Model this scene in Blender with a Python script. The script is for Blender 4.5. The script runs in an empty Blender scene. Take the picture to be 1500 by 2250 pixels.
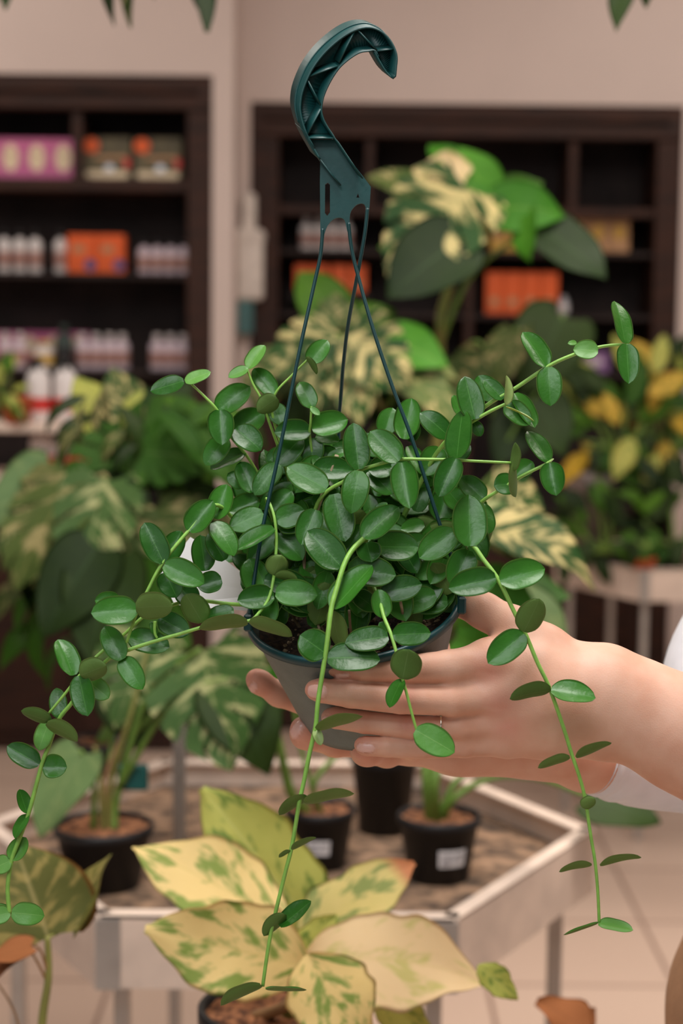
import bpy, math, random
import numpy as np
from mathutils import Vector, Matrix, noise
from mathutils.geometry import tessellate_polygon
random.seed(7)
C = bpy.context.scene.collection
# ------------------------------------------------------------------ camera
F = 3750.0
cam_d = bpy.data.cameras.new('camera'); cam = bpy.data.objects.new('camera', cam_d); C.objects.link(cam)
PITCH = math.radians(6.0); ROLL = math.radians(0.6)
cam_d.sensor_fit = 'VERTICAL'; cam_d.sensor_height = 36; cam_d.sensor_width = 24; cam_d.lens = F*36/2250
cam_d.dof.use_dof = True; cam_d.dof.focus_distance = 1.185; cam_d.dof.aperture_fstop = 5.2
cam_d.clip_start = 0.05
M = Matrix.Translation((0, 0, 1.55)) @ Matrix.Rotation(math.pi/2 - PITCH, 4, 'X') @ Matrix.Rotation(ROLL, 4, 'Z')
cam.matrix_world = M
bpy.context.scene.camera = cam
R3 = M.to_3x3()
RT, UP, FW = R3 @ Vector((1, 0, 0)), R3 @ Vector((0, 1, 0)), R3 @ Vector((0, 0, -1))
CL = Vector((0, 0, 1.55))
def ray(px, py): return FW + RT*((px-750)/F) + UP*((1125-py)/F)
def P(px, py, d): return CL + ray(px, py)*d
def PY(px, py, Y): r = ray(px, py); return CL + r*(Y/r.y)
def PZ(px, py, z): r = ray(px, py); return CL + r*((z-1.55)/r.z)

# ------------------------------------------------------------------ materials
def lin(c):
    return tuple(((v/255)/12.92 if v/255 <= .04045 else ((v/255+.055)/1.055)**2.4) for v in c)
MATS = {}
def mat(name, col, rough=.6, var=.12, scale=30, spec=.5, bump=0, bscale=200, metal=0, sss=0, coat=0, col2=None, trans=0, stretch=(1,1,1), lo=.35, hi=.65):
    if name in MATS: return MATS[name]
    m = bpy.data.materials.new(name); m.use_nodes = True; MATS[name] = m
    nt = m.node_tree; N = nt.nodes; L = nt.links
    b = N['Principled BSDF']; b.inputs['Roughness'].default_value = rough
    b.inputs['Specular IOR Level'].default_value = spec; b.inputs['Metallic'].default_value = metal
    b.inputs['Coat Weight'].default_value = coat
    c1 = lin(col); c2 = lin(col2) if col2 else tuple(v*(1-var) for v in c1)
    if not col2: c1 = tuple(min(1, v*(1+var)) for v in c1)
    tc = N.new('ShaderNodeTexCoord'); mp = N.new('ShaderNodeMapping'); mp.inputs['Scale'].default_value = stretch
    L.new(tc.outputs['Object'], mp.inputs['Vector'])
    nz = N.new('ShaderNodeTexNoise'); nz.inputs['Scale'].default_value = scale; nz.inputs['Detail'].default_value = 4
    L.new(mp.outputs['Vector'], nz.inputs['Vector'])
    rp = N.new('ShaderNodeValToRGB'); rp.color_ramp.elements[0].position = lo; rp.color_ramp.elements[1].position = hi
    rp.color_ramp.elements[0].color = (*c2, 1); rp.color_ramp.elements[1].color = (*c1, 1)
    L.new(nz.outputs['Fac'], rp.inputs['Fac']); L.new(rp.outputs['Color'], b.inputs['Base Color'])
    if sss:
        b.inputs['Subsurface Weight'].default_value = sss; b.inputs['Subsurface Radius'].default_value = (1, .35, .2); b.inputs['Subsurface Scale'].default_value = .006
    if bump:
        n2 = N.new('ShaderNodeTexNoise'); n2.inputs['Scale'].default_value = bscale; n2.inputs['Detail'].default_value = 3
        L.new(mp.outputs['Vector'], n2.inputs['Vector'])
        bp = N.new('ShaderNodeBump'); bp.inputs['Strength'].default_value = bump; bp.inputs['Distance'].default_value = .002
        L.new(n2.outputs['Fac'], bp.inputs['Height']); L.new(bp.outputs['Normal'], b.inputs['Normal'])
    if trans:
        tr = N.new('ShaderNodeBsdfTranslucent'); mx = N.new('ShaderNodeMixShader'); mx.inputs[0].default_value = trans
        L.new(rp.outputs['Color'], tr.inputs['Color']); L.new(b.outputs[0], mx.inputs[1]); L.new(tr.outputs[0], mx.inputs[2])
        L.new(mx.outputs[0], N['Material Output'].inputs['Surface'])
    return m

def leaf_mat(name, c1, c2, cstripe=None, stripe=0.0, rough=.38, rim=None, mid=None, trans=.18, spec=.5, vein=14, midw=.035, bump=.15, sscale=3.0, smear=(2.2, 7.0), thr=.5, brown=None):
    """leaf surface: UV.x runs base to tip, UV.y runs edge to edge (0..1); blotches of cstripe follow the side veins"""
    if name in MATS: return MATS[name]
    m = bpy.data.materials.new(name); m.use_nodes = True; MATS[name] = m
    nt = m.node_tree; N = nt.nodes; L = nt.links
    b = N['Principled BSDF']; b.inputs['Roughness'].default_value = rough; b.inputs['Specular IOR Level'].default_value = spec
    uv = N.new('ShaderNodeUVMap'); sx = N.new('ShaderNodeSeparateXYZ'); L.new(uv.outputs[0], sx.inputs[0])
    def math_(op, a, bb=None, c=None):
        n = N.new('ShaderNodeMath'); n.operation = op
        for i, v in enumerate((a, bb, c)):
            if v is None: continue
            if isinstance(v, (int, float)): n.inputs[i].default_value = v
            else: L.new(v, n.inputs[i])
        return n.outputs[0]
    av = math_('ABSOLUTE', math_('MULTIPLY_ADD', sx.outputs[1], 2.0, -1.0))
    tint = N.new('ShaderNodeAttribute'); tint.attribute_name = 'tint'
    nz = N.new('ShaderNodeTexNoise'); nz.inputs['Scale'].default_value = 60; nz.inputs['Detail'].default_value = 3
    tc = N.new('ShaderNodeTexCoord'); L.new(tc.outputs['Object'], nz.inputs['Vector'])
    f = math_('ADD', tint.outputs['Fac'], math_('MULTIPLY_ADD', nz.outputs['Fac'], .5, -.25))
    def mix(fac, ca, cb):
        n = N.new('ShaderNodeMix'); n.data_type = 'RGBA'; n.clamp_factor = True
        if isinstance(fac, (int, float)): n.inputs[0].default_value = fac
        else: L.new(fac, n.inputs[0])
        for i, v in ((6, ca), (7, cb)):
            if isinstance(v, tuple): n.inputs[i].default_value = (*v, 1)
            else: L.new(v, n.inputs[i])
        return n.outputs[2]
    col = mix(f, lin(c1), lin(c2))
    if cstripe:
        cb = N.new('ShaderNodeCombineXYZ')
        s = math_('SUBTRACT', sx.outputs[0], math_('MULTIPLY', av, .28))
        L.new(math_('MULTIPLY', s, smear[1]), cb.inputs[0]); L.new(math_('MULTIPLY', sx.outputs[1], smear[0]), cb.inputs[1])
        L.new(math_('MULTIPLY', tint.outputs['Fac'], 40.0), cb.inputs[2])
        n2 = N.new('ShaderNodeTexNoise'); n2.inputs['Scale'].default_value = 1.0; n2.inputs['Detail'].default_value = 3; n2.inputs['Roughness'].default_value = .55
        L.new(cb.outputs[0], n2.inputs['Vector'])
        k = N.new('ShaderNodeMapRange'); k.inputs[1].default_value = thr-.05; k.inputs[2].default_value = thr+.05
        L.new(n2.outputs['Fac'], k.inputs[0])
        col = mix(math_('MULTIPLY', k.outputs[0], stripe), col, lin(cstripe))
    if brown:
        k2 = N.new('ShaderNodeMapRange'); k2.inputs[1].default_value = .80; k2.inputs[2].default_value = .9
        L.new(sx.outputs[0], k2.inputs[0]); col = mix(k2.outputs[0], col, lin(brown))
    if mid:
        k3 = N.new('ShaderNodeMapRange'); k3.inputs[1].default_value = midw; k3.inputs[2].default_value = midw*.3
        L.new(av, k3.inputs[0]); col = mix(math_('MULTIPLY', k3.outputs[0], .42), col, lin(mid))
    if rim:
        k4 = N.new('ShaderNodeMapRange'); k4.inputs[1].default_value = .90; k4.inputs[2].default_value = 1.0
        L.new(av, k4.inputs[0]); col = mix(math_('MULTIPLY', k4.outputs[0], .75), col, lin(rim))
    L.new(col, b.inputs['Base Color'])
    bp = N.new('ShaderNodeBump'); bp.inputs['Strength'].default_value = bump; bp.inputs['Distance'].default_value = .0015
    n3 = N.new('ShaderNodeTexNoise'); n3.inputs['Scale'].default_value = 260; n3.inputs['Detail'].default_value = 3
    L.new(tc.outputs['Object'], n3.inputs['Vector']); L.new(n3.outputs['Fac'], bp.inputs['Height']); L.new(bp.outputs['Normal'], b.inputs['Normal'])
    tr = N.new('ShaderNodeBsdfTranslucent'); mx = N.new('ShaderNodeMixShader'); mx.inputs[0].default_value = trans
    L.new(col, tr.inputs['Color']); L.new(b.outputs[0], mx.inputs[1]); L.new(tr.outputs[0], mx.inputs[2])
    L.new(mx.outputs[0], N['Material Output'].inputs['Surface'])
    return m

# ------------------------------------------------------------------ object helpers
ROOT = {}
def thing(name, label, cat, loc=(0, 0, 0), group=None):
    o = bpy.data.objects.new(name, None); C.objects.link(o); o.location = loc; o.empty_display_size = .02
    o['label'] = label; o['category'] = cat
    if group: o['group'] = group
    ROOT[o] = Vector(loc); return o
def tag(o, label, cat, group=None, kind=None):
    o['label'] = label; o['category'] = cat
    if group: o['group'] = group
    if kind: o['kind'] = kind
    return o
class MB:
    """collects verts and faces in world space; build() makes ONE mesh object"""
    def __init__(s): s.v = []; s.f = []; s.mi = []; s.uv = []; s.tint = []; s.hasuv = False; s.sm = []
    def add(s, vs, fs, mi=0, uvs=None, tint=.5, smooth=True):
        o = len(s.v); s.v += [tuple(v) for v in vs]
        if uvs is None: uvs = [(0, .5)]*len(vs)
        else: s.hasuv = True
        s.uv += uvs; s.tint += [tint]*len(vs)
        mis = mi if isinstance(mi, list) else [mi]*len(fs)
        for f, k in zip(fs, mis): s.f.append(tuple(i+o for i in f)); s.mi.append(k); s.sm.append(smooth)
    def box(s, c, sz, mi=0, bev=0, rz=0, rot=None):
        x, y, z = sz[0]/2, sz[1]/2, sz[2]/2
        Rm = rot if rot is not None else Matrix.Rotation(rz, 3, 'Z'); c = Vector(c)
        if bev <= 0:
            vs = [c+Rm @ Vector((a*x, b*y, d*z)) for d in (-1, 1) for b in (-1, 1) for a in (-1, 1)]
            s.add(vs, [(0, 2, 3, 1), (4, 5, 7, 6), (0, 1, 5, 4), (2, 6, 7, 3), (0, 4, 6, 2), (1, 3, 7, 5)], mi, smooth=False)
            return
        bv = min(bev, x*.49, y*.49, z*.49)   # chamfered box: 24 vertices
        idx = {}; vs = []
        for a in (-1, 1):
            for b in (-1, 1):
                for d in (-1, 1):
                    for ax in range(3):
                        q = [a*(x-bv), b*(y-bv), d*(z-bv)]; q[ax] = (a*x, b*y, d*z)[ax]
                        idx[a, b, d, ax] = len(vs); vs.append(c+Rm @ Vector(q))
        fs = []
        for ax in range(3):
            for sg in (-1, 1):
                q = []
                for (u, w) in ((-1, -1), (1, -1), (1, 1), (-1, 1)):
                    k = [0, 0, 0]; k[ax] = sg; k[(ax+1) % 3] = u; k[(ax+2) % 3] = w; q.append(idx[k[0], k[1], k[2], ax])
                fs.append(tuple(q) if sg > 0 else tuple(q[::-1]))
        for ax in range(3):
            b1, b2 = (ax+1) % 3, (ax+2) % 3
            for u in (-1, 1):
                for w in (-1, 1):
                    q = []
                    for e, face in ((-1, b1), (1, b1), (1, b2), (-1, b2)):
                        k = [0, 0, 0]; k[ax] = e; k[b1] = u; k[b2] = w; q.append(idx[k[0], k[1], k[2], face])
                    fs.append(tuple(q) if u*w < 0 else tuple(q[::-1]))
        for a in (-1, 1):
            for b in (-1, 1):
                for d in (-1, 1):
                    q = (idx[a, b, d, 0], idx[a, b, d, 1], idx[a, b, d, 2]); fs.append(q if a*b*d > 0 else q[::-1])
        s.add(vs, fs, mi, smooth=False)
    def tube(s, pts, rad, n=10, mi=0, flat=1.0, caps=True, up=None, tint=.5):
        pts = [Vector(p) for p in pts]; k = len(pts)
        if not isinstance(rad, (list, tuple)): rad = [rad]*k
        vs = []; prev = up
        for i in range(k):
            t = (pts[min(i+1, k-1)]-pts[max(i-1, 0)]).normalized()
            a = prev if prev is not None else Vector((0, 1, .3))
            a = (a-t*a.dot(t))
            if a.length < 1e-5: a = t.orthogonal()
            a.normalize(); prev = a; b = t.cross(a)
            for j in range(n):
                q = 2*math.pi*j/n; vs.append(pts[i]+(a*math.cos(q)*flat+b*math.sin(q))*rad[i])
        fs = [(i*n+j, i*n+(j+1) % n, (i+1)*n+(j+1) % n, (i+1)*n+j) for i in range(k-1) for j in range(n)]
        if caps: fs += [tuple(range(n))[::-1], tuple((k-1)*n+j for j in range(n))]
        s.add(vs, fs, mi, tint=tint)
    def lathe(s, base, axis, prof, n=48, mi=0, close=False, a0=None):
        """prof: list of (radius, height) along axis from base"""
        axis = Vector(axis).normalized(); a = (Vector(a0) if a0 else axis.orthogonal()); a = (a-axis*a.dot(axis)).normalized(); b = axis.cross(a)
        vs = []
        for r, h in prof:
            for j in range(n):
                q = 2*math.pi*j/n; vs.append(Vector(base)+axis*h+(a*math.cos(q)+b*math.sin(q))*max(r, 1e-5))
        k = len(prof)
        fs = [(i*n+j, i*n+(j+1) % n, (i+1)*n+(j+1) % n, (i+1)*n+j) for i in range(k-1) for j in range(n)]
        if close: fs += [tuple(range(n))[::-1], tuple((k-1)*n+j for j in range(n))]
        s.add(vs, fs, mi)
    def prism(s, poly, off, mi=0, holes=()):
        """poly (list of 3D points) pushed along off, with holes"""
        loops = [[Vector(p) for p in poly]]+[[Vector(p) for p in h] for h in holes]
        flat = [p for l in loops for p in l]; n = len(flat); off = Vector(off)
        tr = tessellate_polygon(loops)
        fs = [tuple(t) for t in tr]+[tuple(i+n for i in t[::-1]) for t in tr]
        o = 0
        for l in loops:
            m = len(l)
            fs += [(o+i, o+(i+1) % m, o+n+(i+1) % m, o+n+i) for i in range(m)]; o += m
        s.add(flat+[p+off for p in flat], fs, mi, smooth=False)
    def build(s, name, mats, parent=None, kind=None, origin=None):
        me = bpy.data.meshes.new(name)
        root = parent
        while root is not None and root.parent is not None: root = root.parent
        o = ROOT.get(root, Vector((0, 0, 0))) if root is not None else (Vector(origin) if origin is not None else Vector((0, 0, 0)))
        me.from_pydata([(v[0]-o[0], v[1]-o[1], v[2]-o[2]) for v in s.v], [], s.f)
        if not isinstance(mats, (list, tuple)): mats = [mats]
        for m in mats: me.materials.append(m)
        me.polygons.foreach_set('material_index', s.mi); me.polygons.foreach_set('use_smooth', s.sm)
        if s.hasuv:
            l = me.uv_layers.new(name='UVMap'); vi = np.zeros(len(me.loops), dtype=np.int32); me.loops.foreach_get('vertex_index', vi)
            l.data.foreach_set('uv', np.array(s.uv, dtype=np.float32)[vi].ravel())
            at = me.attributes.new('tint', 'FLOAT', 'POINT'); at.data.foreach_set('value', np.array(s.tint, dtype=np.float32))
        ob = bpy.data.objects.new(name, me); C.objects.link(ob)
        if parent is not None: ob.parent = parent
        else: ob.location = o; ROOT[ob] = o
        if kind: ob['kind'] = kind
        me.update(); return ob
def spline(pts, n=8):
    """Catmull-Rom through points (any dimension tuples)"""
    pts = [Vector(p) for p in pts]; out = []
    for i in range(len(pts)-1):
        p0 = pts[max(i-1, 0)]; p1 = pts[i]; p2 = pts[i+1]; p3 = pts[min(i+2, len(pts)-1)]
        for k in range(n):
            t = k/n
            out.append(.5*((2*p1)+(p2-p0)*t+(2*p0-5*p1+4*p2-p3)*t*t+(3*p1-p0-3*p2+p3)*t**3))
    out.append(pts[-1]); return out

# ------------------------------------------------------------------ leaves
def w_oval(u):
    if u < .44: return max(.10, (1-((.44-u)/.44)**2.7))**.5
    return max(0.0, 1-((u-.44)/.56)**2.3)**.66
def w_heart(u):
    if u < .3: return max(.25, (1-((.3-u)/.3)**2.6*.6))**.6
    return max(0.0, 1-((u-.3)/.7)**1.9)
def w_lance(u):
    return max(.05, math.sin(math.pi*min(1, u**.8)))**.8
def leaf(mb, base, tip, normal, W, outline=w_oval, cup=.12, curl=.06, nu=14, nv=6, thick=.0007, tint=None, wav=0, slits=0, mi=(0, 1), seed=0, slitw=.3, fold=0, jag=0):
    base = Vector(base); tip = Vector(tip); ax = tip-base; L = ax.length; ax.normalize()
    n = (normal-ax*normal.dot(ax)).normalized(); b = n.cross(ax)
    tint = random.random() if tint is None else tint
    top = []; bot = []; uvs = []
    ph = random.random()*6; pj = [random.random()*6 for _ in range(6)]
    for i in range(nu+1):
        u = i/nu; w = outline(u)*W/2
        for j in range(-nv, nv+1):
            v = j/nv
            h = cup*W*(v*v-.35)*w/(W/2)+fold*abs(v)*w - curl*L*(2*u-1)**2*(.5 if u < .5 else 1) - .006*W*math.exp(-(v*5)**2)
            if wav: h += wav*W*math.sin(u*9+ph+(2 if v > 0 else 0))*abs(v)**1.5
            back = .08*L*abs(v)**2*w/(W/2)*(1-u)**4 if outline is w_heart else 0   # lobes swept back
            if jag: q_ = 0 if v < 0 else 3; jf = 1+jag*(math.sin(u*8+pj[q_])+.6*math.sin(u*19+pj[q_+1])+.35*math.sin(u*37+pj[q_+2]))
            else: jf = 1
            p = base+ax*(L*u-back*2)+b*(w*v*jf)+n*h
            th = thick*(1-abs(v)**4)*(1 if 0 < i < nu else .2)
            top.append(p+n*th*.5); bot.append(p-n*th*.5); uvs.append((u, (v+1)/2))
    m = 2*nv+1; fs = []; mis = []; N = len(top)
    for i in range(nu):
        for j in range(m-1):
            if slits:
                u = (i+.5)/nu; v = abs(((j+.5)-nv)/nv)
                s = (u-.30*v*(1 if u < .9 else 0))*slits+(.3 if j < nv else 0)
                fr = s-math.floor(s)
                if v > .3 and .02 < u < .93 and fr < slitw*(v-.15)*1.3: continue
            q = (i*m+j, i*m+j+1, (i+1)*m+j+1, (i+1)*m+j)
            fs.append(q); mis.append(mi[0]); fs.append(tuple(k+N for k in q[::-1])); mis.append(mi[1])
    # close the edge
    if not slits:
        for i in range(nu):
            for j in (0, m-1):
                q = (i*m+j, (i+1)*m+j, (i+1)*m+j+N, i*m+j+N)
                fs.append(q if j == 0 else q[::-1]); mis.append(mi[0])
    mb.add(top+bot, fs, mis, uvs+uvs, tint)

def px_leaf(mb, bx, by, tx, ty, w, d, side='t', ratio=.62, up=.35, twist=None, dscale=1.0, **kw):
    """a leaf between two sight lines at distance d; turned about its own axis when it looks narrow"""
    dx, dy = tx-bx, -(ty-by); Lp = math.hypot(dx, dy); ux, uy = dx/Lp, dy/Lp
    r = min(1, (w/Lp)/ratio); roll = math.acos(r) if r < .9 else 0
    ax = RT*ux+UP*uy
    p = RT*(-uy)+UP*ux
    if p.dot(UP) < 0 or (abs(ux) < .25 and random.random() < .5): p = -p
    if side == 'b': p = -p
    if roll < .3: roll = .3*abs(ux)+.08*random.random()
    n = -FW*math.cos(roll)+p*math.sin(roll)
    tilt = up*uy+random.uniform(-.12, .12)      # leaves that point up lean back, leaves that point down lean out
    if side == 'b': tilt = -.3*uy+random.uniform(-.1, .1)
    if twist is not None: tilt = twist
    b3 = P(bx, by, d); t3 = P(tx, ty, d+tilt*Lp/F*d)
    Wr = w/F*d/max(.25, math.cos(roll))
    Lr = (t3-b3).length
    Wr = min(Wr, Lr*1.15)
    if side == 'b': n = -n
    leaf(mb, b3, t3, n, Wr, **kw)
# ================================================================== setting
m_wall = mat('wall_paint', (214, 196, 188), rough=.9, var=.02, scale=3, bump=.05)
m_wood = mat('dark_wood', (64, 36, 24), col2=(40, 23, 17), rough=.6, scale=6, stretch=(1, 1, 9), spec=.3)
m_wood_in = mat('dark_wood_back', (56, 46, 44), col2=(42, 35, 34), rough=.75, scale=6, spec=.2)
m_metal = mat('galvanised', (238, 216, 200), col2=(218, 198, 184), rough=.5, metal=.1, scale=14)
m_steel = mat('steel_leg', (190, 186, 182), rough=.35, metal=.7, var=.05)
m_gravel = mat('bench_bed', (164, 132, 106), col2=(64, 52, 44), rough=.95, scale=30, bump=.8, bscale=120)
m_ceil = mat('ceiling_paint', (235, 228, 222), rough=.95, var=.01)

YL, YR = 6.15, 6.5
xl = lambda px, Y: PY(px, 500, Y).x
zz_ = lambda py, Y, px=750: PY(px, py, Y).z
# floor of square tiles
mt = bpy.data.materials.new('floor_tiles'); mt.use_nodes = True
nt = mt.node_tree; N = nt.nodes; L = nt.links; b = N['Principled BSDF']; b.inputs['Roughness'].default_value = .38
tc = N.new('ShaderNodeTexCoord'); br = N.new('ShaderNodeTexBrick'); br.offset = 0; br.inputs['Scale'].default_value = 1
br.inputs['Brick Width'].default_value = .45; br.inputs['Row Height'].default_value = .45; br.inputs['Mortar Size'].default_value = .006; br.inputs['Mortar Smooth'].default_value = .2
br.inputs['Color1'].default_value = (*lin((214, 188, 170)), 1); br.inputs['Color2'].default_value = (*lin((208, 181, 163)), 1); br.inputs['Mortar'].default_value = (*lin((150, 122, 108)), 1)
mp = N.new('ShaderNodeMapping'); mp.inputs['Location'].default_value = (.09, .1, 0); L.new(tc.outputs['Object'], mp.inputs[0]); L.new(mp.outputs[0], br.inputs['Vector']); L.new(br.outputs['Color'], b.inputs['Base Color'])
mb = MB(); mb.box((0, 3, -.05), (9, 9.6, .1)); fl = mb.build('floor', mt); fl['kind'] = 'structure'; fl['label'] = 'pinkish beige tiled shop floor'
mb = MB(); mb.box((0, 3, 3.65), (9, 9.6, .1)); o = mb.build('ceiling', m_ceil); o['kind'] = 'structure'; o['label'] = 'pale ceiling above the shop'
xa, xb, xc = xl(466, YL), xl(512, YL), xl(549, YR); xd = xl(1495, YR)
zl, zr = zz_(164, YL, 300), zz_(228, YR, 1000)
mb = MB()
mb.box(((xa-4.5)/2, (YL+7.0)/2, (zl+3.6)/2), (xa+4.5, 7.0-YL, 3.6-zl)); mb.box(((xa+xb)/2, (YL+7.0)/2, 1.8), (xb-xa, 7.0-YL, 3.6))
mb.box(((xa-4.5)/2, 7.05, 1.8), (xa+4.5, .1, 3.6))
xw = xl(-300, YL)-.112; mb.box(((xw-4.5)/2, (YL+7.0)/2, zl/2), (xw+4.5, 7.0-YL, zl))
o = mb.build('wall_left', m_wall); o['kind'] = 'structure'; o['label'] = 'pale plastered wall and pillar round the left shelves'
mb = MB()
mb.box(((xb+4.5)/2, (YR+7.0)/2, (zr+3.6)/2), (4.5-xb, 7.0-YR, 3.6-zr)); mb.box(((xb+xc)/2, (YR+7.0)/2, zr/2), (xc-xb, 7.0-YR, zr)); mb.box(((xd+4.5)/2, (YR+7.0)/2, zr/2), (4.5-xd, 7.0-YR, zr))
mb.box(((xb+4.5)/2, 7.05, 1.8), (4.5-xb, .1, 3.6))
o = mb.build('wall_back', m_wall); o['kind'] = 'structure'; o['label'] = 'pale plastered wall round the right shelves'

def cabinet(label, x0, x1, Y, ztop, inner0, inner1, ztopin, shelves, dividers, D=.36):
    c = thing('shelf_cabinet', label, 'shelves', ((x0+x1)/2, Y+D/2, 0))
    t = .04
    mb = MB(); mb.box(((x0+x1)/2, Y+D-.01, ztop/2), (x1-x0, .02, ztop)); mb.build('back_panel', m_wood_in, c)
    for a, b_ in ((x0, inner0), (inner1, x1)):
        mb = MB(); mb.box(((a+b_)/2, Y+.02, ztop/2), (b_-a, .04, ztop), bev=.004)
        mb.box(((b_-.02) if a == x0 else (a+.02), Y+D/2, ztop/2), (.03, D-.03, ztop)); mb.build('stile', m_wood, c)
    mb = MB(); mb.box(((x0+x1)/2, Y+.015, (ztop+ztopin)/2), (x1-x0, .05, ztop-ztopin), bev=.005)
    mb.box(((x0+x1)/2, Y-.005, ztop-(ztop-ztopin)*.42), (x1-x0-.10, .05, (ztop-ztopin)*.18), bev=.012)
    mb.box(((x0+x1)/2, Y+D/2, ztop-.015), (x1-x0-.02, D-.02, .03)); mb.build('cornice', m_wood, c)
    for i, (zt, th) in enumerate(shelves):
        mb = MB(); mb.box(((inner0+inner1)/2, Y+D/2, zt-th/2), (inner1-inner0, D-.03, th), bev=.003); mb.build('shelf', m_wood if th > .03 else m_wood_in, c)
    for (xx, za, zb, w) in dividers:
        mb = MB(); mb.box((xx, Y+D/2-.01, (za+zb)/2), (w, D-.04, zb-za)); mb.build('divider', m_wood, c)
    mb = MB(); mb.box(((x0+x1)/2, Y+.05, .45), (x1-x0-.1, .03, .88), bev=.006)
    for i in range(3): mb.box((x0+.15+(x1-x0-.3)*(i+.5)/3, Y+.03, .45), ((x1-x0-.3)/3-.04, .03, .76), bev=.01)
    mb.build('base_door', m_wood, c)
    return c
zsL = {k: zz_(v, YL+.12, 250) for k, v in {'row1': 397, 'row2': 602, 'row3': 812}.items()}
cabinet('dark wood shelf unit on the left with pink cartons on top row', xl(-300, YL)-.11, xa-.002, YL+.01, zl-.002, xl(-300, YL), xl(410, YL), zz_(240, YL, 300),
        [(zsL['row1'], .045), (zsL['row2'], .02), (zsL['row3'], .02), (.90, .03)], [(xl(178, YL+.1), zsL['row1'], zz_(245, YL, 200), .035)])
zsR = {k: zz_(v, YR+.12, 1000) for k, v in {'row1': 458, 'row2': 553, 'row3': 690, 'row4': 815}.items()}
cabinet('dark wood shelf unit behind the tall plants with orange packs', xc+.002, xd-.002, YR+.01, zr-.002, xl(612, YR), xl(1440, YR), zz_(303, YR, 1000),
        [(zsR['row1'], .035), (zsR['row2'], .02), (zsR['row3'], .02), (zsR['row4'], .02), (.90, .03)],
        [(xl(810, YR+.1), zsR['row1'], zz_(305, YR), .03), (xl(1250, YR+.1), zsR['row1'], zz_(305, YR), .03), (xl(1030, YR+.1), .9, zsR['row1']-.03, .03)])

# ------------------------------------------------------------------ goods on the shelves
m_pink = mat('carton_pink', (206, 110, 158), rough=.6, var=.06); m_cream = mat('print_cream', (236, 214, 180), rough=.6, var=.08)
m_orange = mat('carton_orange', (226, 92, 26), rough=.55, var=.06); m_olive = mat('carton_olive', (110, 100, 70), rough=.6, col2=(64, 58, 44), scale=30)
m_white = mat('bottle_white', (226, 218, 216), rough=.4, var=.04); m_lbl = mat('bottle_label', (196, 150, 130), col2=(150, 110, 110), rough=.5, scale=60)
m_blk = mat('cap_black', (26, 24, 26), rough=.45); m_blue = mat('print_blue', (70, 78, 130), rough=.6); m_yel = mat('carton_yellow', (206, 160, 66), rough=.6, var=.1)
m_tan = mat('carton_tan', (186, 140, 100), rough=.7, var=.1); m_red = mat('label_red', (206, 56, 50), rough=.5); m_purple = mat('pack_purple', (140, 100, 150), rough=.6)
m_dkgreen = mat('bottle_dark_green', (40, 58, 52), rough=.35); m_gold = mat('lid_yellow', (214, 170, 60), rough=.5); m_silver = mat('foil', (205, 205, 210), rough=.3, metal=.3)
m_lilac = mat('bottle_lilac', (214, 196, 206), rough=.45, var=.05)
PROTO = {}
def proto_carton(key, w, h, d, m, prints):
    r = bpy.data.objects.new('carton', None); ch = []
    mb = MB(); mb.box((0, 0, h/2), (w, d, h), bev=.002); ch.append(('box', mb, m))
    for (nm, cx, cz, pw, ph, pm, rd) in prints:
        mb = MB()
        n = 20; pts = []
        for i in range(n):
            q = 2*math.pi*i/n; c, s = math.cos(q), math.sin(q)
            e = 1 if rd else .3
            pts.append((cx*w+math.copysign(abs(c)**e, c)*pw*w/2, -d/2-.0012, cz*h+math.copysign(abs(s)**e, s)*ph*h/2))
        mb.prism(pts, (0, .001, 0)); ch.append((nm, mb, pm))
    PROTO[key] = ('carton', ch)
def proto_bottle(key, r, h, mbody, mcap, ml, trig=False, name='bottle'):
    ch = []
    mb = MB(); mb.lathe((0, 0, 0), (0, 0, 1), [(0, 0), (r*.94, 0), (r, .004), (r, h*.68), (r*.8, h*.76), (r*.4, h*.82), (r*.38, h*.86), (0, h*.86)], 20); ch.append(('body', mb, mbody))
    mb = MB()
    if trig:
        mb.box((0, 0, h*.93), (r*.7, r*1.1, h*.12), bev=.004); mb.box((0, -r*.8, h*.95), (r*.5, r*1.2, h*.06), bev=.003); mb.box((0, -r*.55, h*.86), (r*.25, r*.3, h*.12), bev=.002)
    else: mb.lathe((0, 0, h*.84), (0, 0, 1), [(0, 0), (r*.5, 0), (r*.5, h*.15), (r*.44, h*.16), (0, h*.16)], 18)
    ch.append(('trigger' if trig else 'cap', mb, mcap))
    mb = MB(); mb.lathe((0, 0, 0), (0, 0, 1), [(r+.0004, h*.16), (r+.0008, h*.17), (r+.0008, h*(.36 if trig else .5)), (r+.0004, h*(.37 if trig else .51))], 20); ch.append(('label_band', mb, ml))
    PROTO[key] = (name, ch)
MESH = {}
def put(key, label, cat, loc, rz=0, group=None):
    nm, ch = PROTO[key]
    r = bpy.data.objects.new(nm, None); C.objects.link(r); r.location = loc; r.rotation_euler = (0, 0, rz); r['label'] = label; r['category'] = cat
    r.empty_display_size = .02
    if group: r['group'] = group
    for i, (pn, mb, m) in enumerate(ch):
        if (key, i) not in MESH:
            o = mb.build(pn, m); ROOT.pop(o, None); MESH[key, i] = o; o.location = (0, 0, 0)
        else:
            o = MESH[key, i].copy(); C.objects.link(o)
        o.parent = r
    return r
u = (YL+.12)/F                                   # metres per pixel at the left shelves
u2 = (YR+.12)/F
face = lambda nm='emblem': [(nm, 0, .52, .62, .66, m_cream, True), ('print', 0, .60, .2, .07, m_tan, False)]
proto_carton('pink', 56*u, 86*u, .09, m_pink, face())
proto_carton('pinklow', 52*u, 60*u, .09, m_pink, face())
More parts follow.
